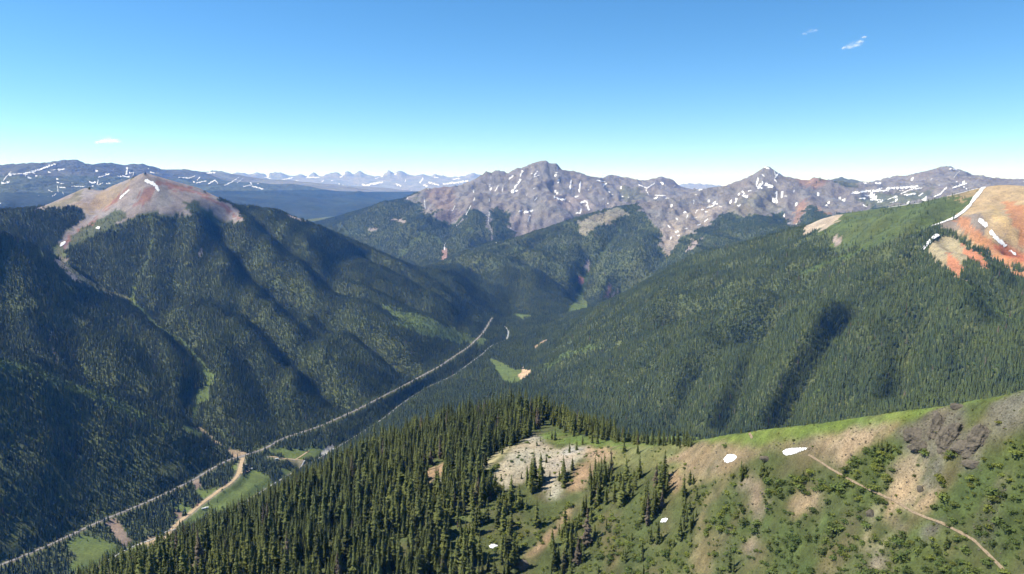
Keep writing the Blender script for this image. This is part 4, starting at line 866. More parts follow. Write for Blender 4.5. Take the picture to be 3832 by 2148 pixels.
gxs = np.gradient(blur(ZM, 1.0), axis=1) / (MR * HF); gys = np.gradient(blur(ZM, 1.0), axis=0) / np.gradient(MR, axis=0)
NRMX = -(gxs * np.cos(MT) + gys * np.sin(MT)) * 1.5; NRMY = -(-gxs * np.sin(MT) + gys * np.cos(MT)) * 1.5; NL = np.sqrt(NRMX ** 2 + NRMY ** 2 + 1)
def instancer(name, col, P, hgt, wid, label, category):
    """one mass of plants: points carry size and turn, geometry nodes put a plant on each"""
    n = len(P)
    ci_, cj_ = cell(P[:, 0], P[:, 1]); l_ = NL[ci_, cj_]; sn_ = np.c_[NRMX[ci_, cj_] / l_, NRMY[ci_, cj_] / l_, 1 / l_]
    o_ = mesh_np(name, P, np.zeros((0, 3), np.int32), None, {'slope_normal': sn_, 'hgt': hgt, 'wid': wid, 'turn': rng.random(n) * 6.283, 'pick': np.floor(rng.random(n) * len(col.objects)) + .1})
    g = bpy.data.node_groups.new(name, 'GeometryNodeTree'); g.interface.new_socket('Geometry', in_out='INPUT', socket_type='NodeSocketGeometry'); g.interface.new_socket('Geometry', in_out='OUTPUT', socket_type='NodeSocketGeometry')
    N = g.nodes.new; L = g.links.new
    gi, go, ip, ci = N('NodeGroupInput'), N('NodeGroupOutput'), N('GeometryNodeInstanceOnPoints'), N('GeometryNodeCollectionInfo')
    ci.inputs['Collection'].default_value = col; ci.inputs['Separate Children'].default_value = True; ci.inputs['Reset Children'].default_value = True
    def attr(a):
        x = N('GeometryNodeInputNamedAttribute'); x.data_type = 'FLOAT'; x.inputs['Name'].default_value = a; return x.outputs['Attribute']
    cs, cr = N('ShaderNodeCombineXYZ'), N('ShaderNodeCombineXYZ')
    w, h_ = attr('wid'), attr('hgt'); L(w, cs.inputs[0]); L(w, cs.inputs[1]); L(h_, cs.inputs[2]); L(attr('turn'), cr.inputs[2])
    L(gi.outputs[0], ip.inputs['Points']); L(ci.outputs[0], ip.inputs['Instance']); ip.inputs['Pick Instance'].default_value = True
    fi = N('FunctionNodeFloatToInt'); fi.rounding_mode = 'FLOOR'; L(attr('pick'), fi.inputs[0]); L(fi.outputs[0], ip.inputs['Instance Index'])
    L(cr.outputs[0], ip.inputs['Rotation']); L(cs.outputs[0], ip.inputs['Scale']); L(ip.outputs[0], go.inputs[0])
    md = o_.modifiers.new('plants', 'NODES'); md.node_group = g
    set_props(o_, label, category, kind='stuff'); return o_

# where plants can be seen from around the camera
ang = (ZM - CZ) / MR; run = np.maximum.accumulate(ang, axis=0)
VIS = ((ZM + 22 - CZ) / MR >= run - .0025) & (np.abs(MT) < np.where(MR < 950, .80, .70))
v2 = VIS.copy(); v2[2:] |= VIS[:-2]; v2[:-2] |= VIS[2:]; v2[:, 3:] |= VIS[:, :-3]; v2[:, :-3] |= VIS[:, 3:]; VIS = v2
def cell(x, y):
    j = np.clip(np.rint((np.arctan2(x, y) - TH0) / HF).astype(int), 0, NTM - 1); i = np.clip(np.searchsorted(mlr, np.log(np.hypot(x, y))), 0, NRM - 1)
    return i, j
def candidates(rmin, rmax, s):
    t = .81 if rmax <= 950 else .71; x1 = rmax * math.sin(t); gx = np.arange(-x1, x1, s); gy = np.arange(rmin * math.cos(t), rmax, s)
    X, Y = np.meshgrid(gx, gy); X[::2] += s / 2; X = X + rng.uniform(-.42, .42, X.shape) * s; Y = Y + rng.uniform(-.42, .42, Y.shape) * s
    X = X.ravel(); Y = Y.ravel(); r = np.hypot(X, Y); k = (r > rmin) & (r < rmax) & (np.abs(np.arctan2(X, Y)) < t - .01)
    X, Y = X[k], Y[k]; i, j = cell(X, Y); k = VIS[i, j]
    return X[k], Y[k], i[k], j[k]
patch = lambda x, y, s, sd: fbm(x / s, y / s, 3, sd)
# forests of the mountains and the valley
for rmin, rmax, s, col in ((950, 2300, 4.8, COL_MID), (2300, 4300, 5.4, COL_MID), (4300, 7600, 12.0, COL_FAR)):
    X, Y, i, j = candidates(rmin, rmax, s); reg = REG[i, j]; zz = zm(X, Y); far = col is COL_FAR
    dn = TREE[i, j] * (1.02 + .5 * np.minimum(patch(X, Y, 55, 5), .1)); k = (rng.random(len(X)) < dn) & (reg != NEAR if rmin > 1000 else True); X, Y, zz, reg = X[k], Y[k], zz[k], reg[k]
    i, j = cell(X, Y); tr = TREE[i, j]
    hg = np.clip(rng.normal(10.4, 3.0, len(X)), 4, 19) * (1 + .25 * patch(X, Y, 120, 6)) * np.clip(1.0 - (zz - (CZ - 150)) / 900, .6, 1.0); hg = np.where(tr < .5, hg * .8, hg)
    asp = (rng.random(len(X)) < np.where((tr > .2) & (tr < .6), .45, .012 + .06 * np.clip(patch(X, Y, 90, 8), 0, 1))) & (not far)
    P = np.c_[X, Y, zz - .3]
    for rid, nm, lab in ((NEAR, 'valley_side_forest', 'dark conifer forest on the lower slopes of the near spur'), (VALLEY, 'valley_forest', 'conifer forest on the valley floor beside road and river'), (LEFT, 'red_mountain_forest', 'conifer forest covering the slopes of the red topped mountain'), (RIGHT, 'orange_mountain_forest', 'conifer forest covering the slopes below the green ridge and orange scree'), (MID, 'pyramid_mountain_forest', 'far conifer forest on the spur below the pyramid peak'), (ROCK, 'rocky_mountain_forest', 'far conifer forest around the foot of the rocky mountain')):
        q = (reg == rid) & ~asp
        if q.sum() > 20:
            lab2 = lab + (', nearer half' if rmin < 1000 else ', farther half' if rmin == 2300 else '')
            instancer(nm, col, P[q], hg[q], hg[q] * (1.25 if far else rng.uniform(.85, 1.2, q.sum())), lab2, 'forest')
    if asp.sum() > 20: instancer('aspen_thicket', COL_ASPEN, P[asp], hg[asp] * .62, hg[asp] * .62, 'light green leafy thickets along the avalanche tracks' + (' of the nearer slopes' if rmin < 1000 else ' of the farther slopes'), 'thicket')

# trees of the near spur
X, Y, i, j = candidates(190, 950, 3.1); k = REG[i, j] == NEAR; X, Y, i, j = X[k], Y[k], i[k], j[k]
tr = TREE[i, j]; pt = patch(X, Y, 22, 15)
dn = np.where(tr > .7, .50 * tr * (1 + 1.6 * np.minimum(pt, .2)), tr * np.clip(1 + 2.2 * pt, .0, 2.2) * .8); k = rng.random(len(X)) < dn; X, Y, tr = X[k], Y[k], tr[k]; pt = pt[k]
zz = zm(X, Y); r = np.hypot(X, Y)
hg = np.clip(rng.normal(15.0, 4.4, len(X)), 4, 25) * np.where(tr > .7, 1, np.where(tr > .3, .85, .45)) * np.where(rng.random(len(X)) < .25, .5, 1) * 1.1
px, py = project(X, Y, zz)
hg = np.where((px > 2050) & (py < 1680) & (tr > .7), hg * .78, hg); hg = np.where((px > 2560) & (r < 480), hg * .62, hg)
# single trees one can point at along the crest and on the scree
single = c6([(370,590,8),(412,586,5),(540,572,6),(292,592,4),(20,640,6),(62,632,5),(805,548,2.5),(355,880,7.5),(345,905,7),(370,860,6),(470,862,8),(460,875,6),(490,880,6),(275,1430,14),(300,1440,9),(705,905,6),(1160,735,7),(1190,740,6),(1215,745,5),(1140,720,5)]) + \
         c5([(1135,697,6),(1155,672,5),(1655,830,8),(985,940,8),(927,895,4.5),(1045,890,5),(1210,880,6),(1160,790,6),(1190,795,6),(1155,830,5),(1065,795,3),(1212,990,5),(1240,665,11),(1222,660,9),(1400,690,9),(1455,680,8),(1487,685,10),(1610,660,7)])
rl = random.Random(5)
for k in range(70):
    x_ = rl.uniform(2190, 2590); single.append((x_, float(np.interp(x_, [2190, 2380, 2590], [1620, 1650, 1656])) + rl.uniform(2, 16), rl.uniform(8, 13.5) * (1 if x_ < 2480 else .75)))
sp = np.array(single); SX, SY, SH = sp[:, 0], sp[:, 1], sp[:, 2]
def hitm(Xp, Yp, rmin=170.0, rmax=45000.0):
    t, s = ray(Xp, Yp); t = np.atleast_1d(t); s = np.atleast_1d(s); f = np.clip((t - TH0) / HF, 0, NTM - 1.001); j = f.astype(int); f = f - j
    i0, i1 = int(np.searchsorted(mr, rmin)), int(np.searchsorted(mr, rmax)); out = np.empty(len(t))
    for q in range(0, len(t), 3000):
        k = slice(q, q + 3000); E = (ZM[i0:i1, j[k]] * (1 - f[k]) + ZM[i0:i1, j[k] + 1] * f[k] - CZ) / mr[i0:i1, None]
        ab = E >= s[k][None]; idx = np.argmax(ab, 0); none = ~ab.any(0); im = np.maximum(idx - 1, 0); c = np.arange(E.shape[1])
        e0, e1 = E[im, c], E[idx, c]; g = np.where(idx > im, (s[k] - e0) / np.where(np.abs(e1 - e0) < 1e-9, 1, e1 - e0), 0)
        l = mlr[i0 + im] + (mlr[i0 + idx] - mlr[i0 + im]) * np.clip(g, 0, 1); out[k] = np.where(none, np.nan, np.exp(l))
    return out, t
D, t = hitm(SX, SY); k = ~np.isnan(D) & (D < 900); D, t, SH = D[k], t[k], SH[k]
X = np.r_[X, D * np.sin(t)]; Y = np.r_[Y, D * np.cos(t)]; hg = np.r_[hg, SH]; tr = np.r_[tr, np.zeros(len(D))]
zz = zm(X, Y); r = np.hypot(X, Y); wd = hg * rng.uniform(.75, 1.3, len(X)) * np.where(hg < 8, 1.3, 1)
# keep trees off the trail, the snow and the open scree crest
px, py = project(X, Y, zz); tx, ty = project(X, Y, zz + hg)
inframe = (px > -30) & (px < 3860) & (ty < 2140) & (py > 0)
size = hg / r; order = np.argsort(-np.where(inframe, size, 0)); big = order[:300]; small = np.setdiff1d(np.arange(len(X)), big)
small = small[(ty[small] < 2500)]
instancer('spruce_forest', COL_NEAR, np.c_[X, Y, zz - .25][small], hg[small], wd[small], 'dark green spruce forest covering the near spur behind the front trees', 'forest')
# the 300 nearest as trees of their own
CROWN, TRUNK = [], []
for i_, p in enumerate(SPR):
    for lst, v, f, m_, nm in ((CROWN, p[0], p[1], M_NEEDLE, 'crown'), (TRUNK, p[2], p[3], M_BARK, 'trunk')):
        me = bpy.data.meshes.new(nm); me.from_pydata(v, [], f); me.materials.append(m_); me.update(); lst.append(me)
MARKS = [(330, 'creek rapids'), (620, 'brown road cut'), (800, 'gravel road bend'), (960, 'two campers'), (1120, 'valley meadow'), (1290, 'highway junction'), (1450, 'gravel bar'), (1620, 'orange clearing'), (1780, 'forested knoll'), (1930, 'pale scree rim'), (2060, 'pale scree'), (2200, 'grey scree top'), (2340, 'red soil streak'), (2520, 'knoll meadow'), (2680, 'tan bare patch'), (2860, 'rounded snow patch'), (3100, 'long snow patch'), (3900, 'rock outcrop')]
def tree_label(x, y, h_, w_):
    k_ = next(i for i, m in enumerate(MARKS) if x < m[0]); a = MARKS[k_][1]; lo = MARKS[k_ - 1][0] if k_ else 100
    f_ = (x - lo) / (MARKS[k_][0] - lo); side = 'left side of ' if f_ < .36 else 'right side of ' if f_ > .64 else 'middle of '
    row = 'cut by bottom edge' if y > 2175 else 'at bottom edge' if y > 2110 else 'in second row' if y > 2040 else 'in third row' if y > 1960 else 'farther up slope'
    b = 'giant' if h_ > 23 else 'very tall' if h_ > 20 else 'tall' if h_ > 16.5 else 'medium' if h_ > 12 else 'small'
    return b + (' broad' if w_ > 1.05 else ' narrow' if w_ < .95 else '') + ' spruce ' + row + ', below ' + side + a
for n_, q in enumerate(big):
    root = bpy.data.objects.new('spruce_tree', None); root.empty_display_size = 1; COL.objects.link(root)
    root.location = (X[q], Y[q], zz[q] - .25); root.scale = (wd[q], wd[q], hg[q]); root.rotation_euler = (0, 0, rng.random() * 6.28); v = n_ % len(SPR)
    for lst, nm in ((TRUNK, 'trunk'), (CROWN, 'crown')):
        c_ = bpy.data.objects.new(nm, lst[v]); COL.objects.link(c_); c_.parent = root
    set_props(root, tree_label(px[q], py[q], hg[q], wd[q] / hg[q]), 'tree', 'front row spruce trees on the near spur')

# bushes
X, Y, i, j = candidates(190, 700, 1.65); k = (REG[i, j] == NEAR); X, Y, i, j = X[k], Y[k], i[k], j[k]
bd = np.maximum(BUSH[i, j], .16 * (TREE[i, j] > .7)); pt = patch(X, Y, 12, 25); dn = bd * np.clip(.8 + 1.7 * pt, .02, 1.0); k = rng.random(len(X)) < dn; X, Y, bd, pt = X[k], Y[k], bd[k], pt[k]
zz = zm(X, Y); r = np.hypot(X, Y); wd = np.clip(rng.lognormal(.72, .42, len(X)), .7, 5.0) * np.clip(.62 + .55 * bd, .6, 1.2); hg = wd * rng.uniform(.5, .85, len(X))
px, py = project(X, Y, zz)
inframe = (px > -10) & (px < 3840) & (py < 2170); ang_ = (zz + hg - CZ) / r; ii, jj = cell(X, Y); see = ang_ >= run[ii, jj] - .001
size = np.where(inframe & see, wd / r * (1 - .5 * (bd > .8)), 0); order = np.argsort(-size); big = order[:300]; small = np.setdiff1d(np.arange(len(X)), big)
instancer('willow_scrub', COL_BUSH, np.c_[X, Y, zz - .15][small], hg[small], wd[small], 'low green scrub spread over the near slope between the single bushes', 'scrub')
BM = []
for i_, b_ in enumerate(BUSHES):
    me = bpy.data.meshes.new('willow_bush'); me.from_pydata(b_[0], [], b_[1]); me.materials.append(M_BUSH if i_ < 4 else M_BUSH2); me.update(); BM.append(me)
for n_, q in enumerate(big):
    o_ = bpy.data.objects.new('willow_bush', BM[n_ % 6]); COL.objects.link(o_); o_.location = (X[q], Y[q], zz[q] - .15); o_.scale = (wd[q], wd[q], hg[q]); o_.rotation_euler = (0, 0, rng.random() * 6.28)
    x_, y_ = px[q], py[q]; tl = 1705 + .52 * (x_ - 3030)
    a = 'inside the dense forest' if x_ < 1700 else 'left of the pale scree' if x_ < 1850 else 'below the pale scree, left part' if x_ < 1950 else 'below the pale scree, middle' if x_ < 2040 else 'below the pale scree, right part' if x_ < 2130 else 'beside the orange dirt strip' if x_ < 2330 else 'among the central spruces' if x_ < 2560 else 'below the rounded snow patch' if x_ < 2800 else 'around the tan bare patch' if x_ < 3060 else ('between trail and outcrop' if y_ < tl else 'under the trail, left of the rills' if x_ < 3230 else 'under the trail, right of the rills')
    b = ' at the bottom edge' if y_ > 2050 else ' lower down' if y_ > 1920 else ' higher up' if y_ < 1760 else ''
    set_props(o_, ('very large' if wd[q] > 4.2 else 'large' if wd[q] > 3.4 else 'mid sized' if wd[q] > 2.6 else 'small') + (' yellowish' if n_ % 6 >= 4 else '') + ' green bush ' + a + b, 'bush', 'bushes on the near slope')

# grass and low herbs between the bushes
M_TUFT = leaf_material('grass_blades', (.105, .118, .040), .4)
COL_TUFT = shapes('tuft_shapes', [proto('tuft_shape_%02d' % i, [(*round_tree(190 + i, 16, .6, .0, .3, .24), M_TUFT)]) for i in range(4)])
X, Y, i, j = candidates(200, 560, 1.25); veg = (CLR[i, j, 1] > CLR[i, j, 0] * .86) & (REG[i, j] == NEAR) & (CLR[i, j, 0] < .17)
k = veg & (rng.random(len(X)) < np.clip(.35 + 1.2 * patch(X, Y, 7, 27), .04, .9)) & (project(X, Y, zm(X, Y))[0] > 1750); X, Y = X[k], Y[k]; sz = np.clip(rng.lognormal(-.85, .35, len(X)), .2, 1.1)
instancer('grass_tufts', COL_TUFT, np.c_[X, Y, zm(X, Y) - .05], sz * .8, sz, 'low grass and herb tufts between the bushes of the near slope', 'grass')

# ---------------------------------------------------------------- snow lying on the ground
def snow_mat():
    m, t, b = mat('snow'); g = nd(t, 'ShaderNodeNewGeometry'); n = nd(t, 'ShaderNodeTexNoise'); n.inputs['Scale'].default_value = .35; n.inputs['Detail'].default_value = 6
    t.links.new(g.outputs['Position'], n.inputs['Vector']); r = nd(t, 'ShaderNodeValToRGB'); t.links.new(n.outputs[0], r.inputs[0])
    r.color_ramp.elements[0].position = .3; r.color_ramp.elements[0].color = (.50, .49, .48, 1); r.color_ramp.elements[1].position = .6; r.color_ramp.elements[1].color = (.78, .78, .79, 1)
    t.links.new(r.outputs[0], b.inputs['Base Color']); b.inputs['Roughness'].default_value = .7
    bp = nd(t, 'ShaderNodeBump'); bp.inputs['Strength'].default_value = .35; bp.inputs['Distance'].default_value = .8; t.links.new(n.outputs[0], bp.inputs['Height']); t.links.new(bp.outputs[0], b.inputs['Normal'])
    return m
M_SNOW = snow_mat()
def drape(shp, step, rmin, rmax, lift, thick, wob=.35):
    """a sheet lying on the ground inside an outline (polygon) or along a streak (polyline + half width)"""
    kind, pts, w = shp; P = np.array([p[:2] for p in pts], float); pad = (w or 0) * 1.6 + 2
    gx = np.arange(P[:, 0].min() - pad, P[:, 0].max() + pad + step, step); gy = np.arange(P[:, 1].min() - pad, P[:, 1].max() + pad + step, step)
    A, B = np.meshgrid(gx, gy); s0 = max(pad * .8, 4.5); na = fbm(A / s0 + 3, B / s0, 3, 70); nb_ = fbm(A / s0 - 9, B / s0 + 4, 3, 71)
    if kind == 's':
        if len(P) == 1: P = np.r_[P - [w * .5, 0], P + [w * .5, 0]]
        f = 1 - dist_line(A + na * w * .9, B + nb_ * w * .9, P) / (w * (1 + wob * na)); m = f > 0; e = np.clip(f * 2.2, 0, 1)
    else:
        m = inside(A + na * step * 2.2, B + nb_ * step * 2.2, P); e = np.clip(dist_line(A, B, np.r_[P, P[:1]]) / (step * 5), 0, 1)
    gro = m.copy(); D = np.full(A.shape, np.nan); T = ray(A, B)[0]
    if not m.any(): return None
    D[m] = hitm(A[m], B[m], rmin, rmax)[0]
    ok = m & ~np.isnan(D); ids = -np.ones(A.shape, int); ids[ok] = np.arange(ok.sum())
    x, y = D[ok] * np.sin(T[ok]), D[ok] * np.cos(T[ok]); z = zm(x, y) + lift + D[ok] * .00035 + thick * e[ok]
    q = np.stack([ids[:-1, :-1], ids[1:, :-1], ids[1:, 1:], ids[:-1, 1:]], -1).reshape(-1, 4); d4 = np.stack([D[:-1, :-1], D[1:, :-1], D[1:, 1:], D[:-1, 1:]], -1).reshape(-1, 4)
    k = (q >= 0).all(1); q, d4 = q[k], d4[k]; k = (d4.max(1) - d4.min(1)) < d4.min(1) * .045; q = q[k]
    return (np.c_[x, y, z], q) if len(q) else None
def S(cr, items):
    out = []
    for it in items:
        w = it[-1]; out.append(('s', cr(list(it[:-1])), w * (.42 if cr is not c1 and len(items) < 10 or len(items) < 4 else .23 if cr is c1 else .28)))
    return out
def P_(cr, *polys): return [('p', cr(list(q)), None) for q in polys]
def snow_things(shps, rmin, rmax, step, lift, thick, name, labels, group):
    for s, lab in zip(shps, labels):
        r_ = drape(s, step, rmin, rmax, lift, thick)
        if r_: set_props(mesh_np(name, r_[0], r_[1], M_SNOW), lab, 'snow patch', group)
def snow_mass(shps, rmin, rmax, step, name, label):
    VS, FS, k = [], [], 0
    for s in shps:
        r_ = drape(s, step * .8, rmin, rmax, .6, 0, 1.5)
        if r_: VS.append(r_[0]); FS.append(r_[1] + k); k += len(r_[0])
    set_props(mesh_np(name, np.concatenate(VS), np.concatenate(FS), M_SNOW), label, 'snow', kind='stuff')
snow_things(P_(c6, [(242,775),(262,750),(285,747),(312,752),(323,770),(300,790),(268,802),(245,794)], [(584,732),(605,718),(640,712),(700,711),(732,710),(724,722),(690,735),(645,752),(605,759),(586,745)]) +
            P_(c5, [(312,1035),(330,1010),(350,1000),(372,1005),(365,1022),(340,1035),(320,1045)], [(850,1285),(870,1270),(895,1270),(910,1282),(895,1297),(865,1298)], [(1850,1150),(1860,1125),(1885,1118),(1902,1125),(1885,1145)]), 170, 900, 1.6, .12, .5, 'snow_patch',
            ['small rounded snow patch on the brown slope', 'long tapering snow patch beside the start of the trail', 'dirty snow remnant in a dark forest gap', 'small snow remnant between trees near the bottom edge', 'shaded snow remnant beside spruces left of the tan dirt patch'], 'snow patches on the near spur')
snow_things(S(c1, [((1095,355),(1140,372),(1172,398),(1186,426),17), ((966,428),(925,462),(900,490),9)]) + P_(c1, [(710,714),(735,697),(757,703),(742,720)], [(448,852),(455,822),(488,806),(499,816),(482,836),(466,850)]), 2600, 4300, 1.2, .5, .4, 'snow_patch',
            ['curved snow streak just below the red summit', 'thin snow streak on the red slope left of the summit', 'small snow patch on the green slope above the forest edge', 'snow patch at the foot of the red scree chute'], 'snow patches on the red mountain')
snow_things(S(c3, [((2240,655),(2280,690),20), ((2318,740),(2362,792),(2425,842),19), ((2468,885),(2498,908),13)]), 1500, 3700, 1.3, .5, .8, 'snow_patch',
            ['oval snow patch high on the orange face', 'elongated snow patch in the middle of the orange face', 'smallest snow patch low on the orange face'], 'snow on the orange mountain')
snow_mass(S(c3, [((620,255),(650,262),12), ((690,275),(702,320),9), ((605,310),(615,322),9), ((572,340),(560,385),11), ((602,370),(572,412),16), ((628,382),(672,398),24), ((722,300),(700,332),10), ((450,430),(465,450),10), ((500,430),(520,432),10), ((710,440),(705,490),(713,520),14), ((772,470),(785,472),8), ((842,428),(840,442),6), ((412,488),(402,516),12), ((424,545),(436,540),12), ((190,556),(240,540),12), ((146,576),(160,572),9), ((170,662),(192,645),9), ((122,688),(140,682),9), ((14,598),(30,592),12), ((44,615),(30,642),7), ((80,638),(110,632),5), ((768,602),(766,628),8), ((90,500),(88,530),6), ((100,458),(108,462),6), ((942,330),(926,350),6), ((25,716),(40,714),8), ((176,590),(190,588),8), ((100,600),(115,578),6), ((690,340),(710,365),8), ((560,395),(600,410),9), ((280,548),(300,552),6), ((856,680),(862,690),8)]) +
          S(c2, [((2510,640),(2516,650),8), ((2444,690),(2460,705),6), ((2508,740),(2520,736),9), ((2470,780),(2464,796),6), ((2520,770),(2530,765),6)]), 4300, 7800, 1.1, 'snowfield', 'snow streaks and patches on the pyramid mountain')
snow_mass(S(c2, [((1356,284),(1335,322),12), ((1286,318),(1255,342),10), ((1342,348),(1302,400),(1275,442),12), ((1315,428),(1280,442),12), ((1466,288),(1440,312),11), ((1425,300),7), ((1420,255),6), ((1436,328),(1482,314),6), ((1604,296),(1620,292),8), ((1628,350),(1622,368),11), ((1718,355),(1712,415),12), ((1788,365),(1780,436),12), ((1850,425),7), ((1595,478),(1640,500),(1672,495),14), ((1705,510),7), ((1795,518),(1832,510),(1852,575),15), ((1796,570),(1785,600),12), ((1756,600),(1785,598),10), ((1355,576),(1328,588),9), ((1372,596),(1425,580),14), ((1412,615),(1394,662),7), ((1172,392),(1150,432),6), ((1206,408),(1203,432),6), ((1110,385),(1108,402),6), ((990,425),(988,440),8), ((996,484),(986,510),6), ((966,545),(930,612),6), ((1105,494),(1105,508),10), ((615,480),(625,570),5), ((490,485),6), ((645,418),8), ((848,545),(828,582),6), ((1118,318),(1118,346),4), ((1462,484),(1450,500),7), ((1392,448),(1384,470),4), ((1915,352),(1972,364),8), ((1982,376),(1962,394),11), ((2095,398),(2094,415),9), ((2225,385),(2290,412),(2345,374),7), ((2280,425),(2305,466),7), ((2388,370),(2405,369),8), ((2350,465),(2425,468),7), ((2430,488),(2450,487),8), ((1995,525),9), ((2150,480),6), ((773,820),(770,872),8), ((1106,590),(1098,660),5), ((1160,822),6), ((1960,495),6), ((2120,510),(2135,535),3), ((1090,640),(1130,760),3), ((870,680),(858,694),5), ((1268,712),6), ((1430,420),(1450,410),5), ((2040,308),(2070,320),4), ((2500,390),(2490,400),5)]), 4300, 10200, 1.1, 'snowfield', 'snow streaks in the gullies of the rocky centre mountain')
snow_mass(S(c3, [((1285,448),(1400,433),(1545,430),14), ((1540,415),(1600,410),(1700,405),(1768,397),14), ((1375,468),(1445,467),11), ((1478,420),(1500,412),11), ((1645,452),(1720,420),(1800,410),8), ((1676,463),(1755,452),11), ((1335,490),(1374,490),9), ((1415,500),(1505,502),9), ((1545,497),(1612,470),6), ((1780,465),(1805,452),11), ((1895,475),(1940,455),(1985,405),9), ((2035,408),(2135,378),10), ((1455,374),(1490,373),11), ((1370,376),(1400,370),8), ((2008,266),(2062,270),9), ((2082,285),(2040,332),4), ((1360,538),(1385,552),10), ((1470,516),(1500,514),8), ((1876,340),(1866,350),6), ((1590,486),(1620,476),6), ((2080,380),(2100,390),8), ((1560,520),(1590,515),5), ((1630,430),(1660,428),6)]), 5000, 11500, 1.1, 'snowfield', 'broken snow bands in the bowl behind the green ridge')
snow_mass(S(c1, [((416,230),(370,246),(310,268),(250,288),(180,302),15), ((192,300),(192,322),7), ((165,302),(60,310),(25,356),7), ((82,288),(50,322),6), ((382,276),(485,268),7), ((30,378),(44,372),6), ((60,366),(74,360),6), ((538,372),(550,374),7), ((540,398),(632,398),8), ((430,395),(436,440),7), ((420,455),(395,472),7), ((365,425),(392,440),6), ((456,378),(476,380),7), ((450,405),(490,408),8), ((360,475),4), ((822,304),(770,322),(735,332),10), ((690,372),(712,368),16), ((738,345),(730,382),8), ((735,388),(772,372),9), ((690,396),(700,392),8), ((955,260),(950,305),15), ((1000,295),(1000,312),10), ((1340,330),(1420,336),(1462,320),8), ((1475,372),(1545,358),10), ((1500,330),(1480,350),8), ((1565,378),(1612,352),(1632,372),10), ((1690,388),(1740,365),(1788,334),8), ((1822,338),(1780,370),6), ((1825,400),(1890,385),8), ((1895,398),(1975,418),11), ((1930,376),(1940,380),8), ((1555,298),(1612,295),13), ((1115,265),7), ((1010,245),5), ((850,270),5), ((5,525),8), ((290,465),5), ((640,395),(700,400),4), ((1880,370),(1890,376),9), ((470,440),(478,462),5)]), 7500, 22500, 1.1, 'snowfield', 'snow patches on the hazy blue range')
snow_mass(S(c1, [((2115,348),(2195,334),10), ((2225,355),(2240,360),9), ((2305,332),(2392,330),12), ((2415,362),(2425,356),12), ((2485,356),(2500,352),7), ((2545,380),9), ((2552,330),(2567,325),12), ((2120,300),(2150,300),6), ((1990,330),(2060,350),8)]) +
          S(c2, [((148,290),(150,310),5), ((185,388),(300,368),14), ((150,385),(175,392),12), ((440,395),(408,380),11), ((480,345),(470,365),8), ((520,430),6), ((606,340),(588,368),11), ((655,368),(725,388),12), ((615,390),(640,395),12), ((760,382),(850,370),(945,358),12), ((690,330),(720,332),8), ((560,440),6), ((10,388),9), ((250,340),(280,330),6), ((830,345),(880,340),9)]), 22000, 45000, 1.1, 'snowfield', 'snow between the pointed peaks of the far range')

# old snow left in the hollows of the high rock
hol = blur(ZM, 3.0) - ZM; hol2 = blur(ZM, 1.2) - ZM
sn = (hol / MR * 1000 + hol2 / MR * 1500) + 1.1 * nf + .9 * nq
hi = ((np.isin(REG, (ROCK, MID, RFAR)) & (ROUGH > .75) & (ZM > CZ - 170)) * 1.0)
lim = np.where(REG == RFAR, 6.0, 7.0); pick = (hi > 0) & (sn > lim) & VIS
pick |= (REG == BLUE) & (ZM > CZ + 20) & (sn > 3.5) & VIS; pick |= (REG == FAR) & (ZM > CZ + 100) & (sn > 2.0) & VIS
for rids, lab in (((ROCK, MID, RFAR), 'thin snow remnants in the hollows of the rocky mountains'), ((BLUE, FAR), 'snow remnants in the hollows of the hazy far ranges')):
    f = quad[(pick & np.isin(REG, rids))[:-1, :-1].ravel()]; u, inv = np.unique(f, return_inverse=True); v = VV[u].copy(); v[:, 2] += 1.0 + MR.ravel()[u] * .0003
    set_props(mesh_np('snowfield', v, inv.reshape(-1, 4), M_SNOW), lab, 'snow', kind='stuff')
# ---------------------------------------------------------------- roads, trails, river
def strip(name, P, half, lift, material, label, category, kind='structure', n=None, edge=0.0, wob=0.0):
    P = np.asarray(P)[:, :2]; L = np.r_[0, np.cumsum(np.hypot(*np.diff(P, axis=0).T))]; n = n or int(L[-1] / max(np.min(half) * .9, .8)) + 2; s = np.linspace(0, L[-1], n)
    Q = np.c_[np.interp(s, L, P[:, 0]), np.interp(s, L, P[:, 1])]
    for _ in range(3): Q[1:-1] = Q[:-2] * .25 + Q[1:-1] * .5 + Q[2:] * .25
    T = np.gradient(Q, axis=0); T /= np.maximum(np.hypot(T[:, 0], T[:, 1]), 1e-6)[:, None]; Nn = np.c_[-T[:, 1], T[:, 0]]
    h0 = np.max(half); hw = (np.interp(np.linspace(0, 1, n), np.linspace(0, 1, len(half)), half) if np.ndim(half) else half) * (1 + wob * vnoise(s / (h0 * 5), s * 0 + .5, 12)); off = np.array([-1, -.5, 0, .5, 1.0]); V = []
    for o_ in off:
        p = Q + Nn * (hw * o_)[:, None]; V.append(np.c_[p, zm(p[:, 0], p[:, 1])])
    V = np.stack(V, 1); V[..., 2] = np.maximum(V[..., 2], V[..., 2].mean(1, keepdims=True) - .2) + lift * (1 - edge * np.abs(off))
    ids = np.arange(n * 5).reshape(n, 5); F = np.stack([ids[:-1, :-1], ids[1:, :-1], ids[1:, 1:], ids[:-1, 1:]], -1).reshape(-1, 4)
    return set_props(mesh_np(name, V.reshape(-1, 3), F, material), label, category, kind=kind)
M_ASPH = plain('asphalt', (.215, .205, .195), .85, scale=.25); M_GRAV = plain('gravel', (.38, .285, .175), .95, scale=.3); M_TRAIL = plain('trail_dirt', (.23, .175, .115), .95, scale=1.2)
M_WATER = plain('river_water', (.42, .42, .40), .3, scale=.3)
strip('highway', HW, 2.9, .5, M_ASPH, 'grey paved highway following the foot of the left slopes', 'road')
strip('gravel_road', GRAVEL, 4.2, .5, M_GRAV, 'tan gravel road crossing the valley meadow', 'road', wob=.2)
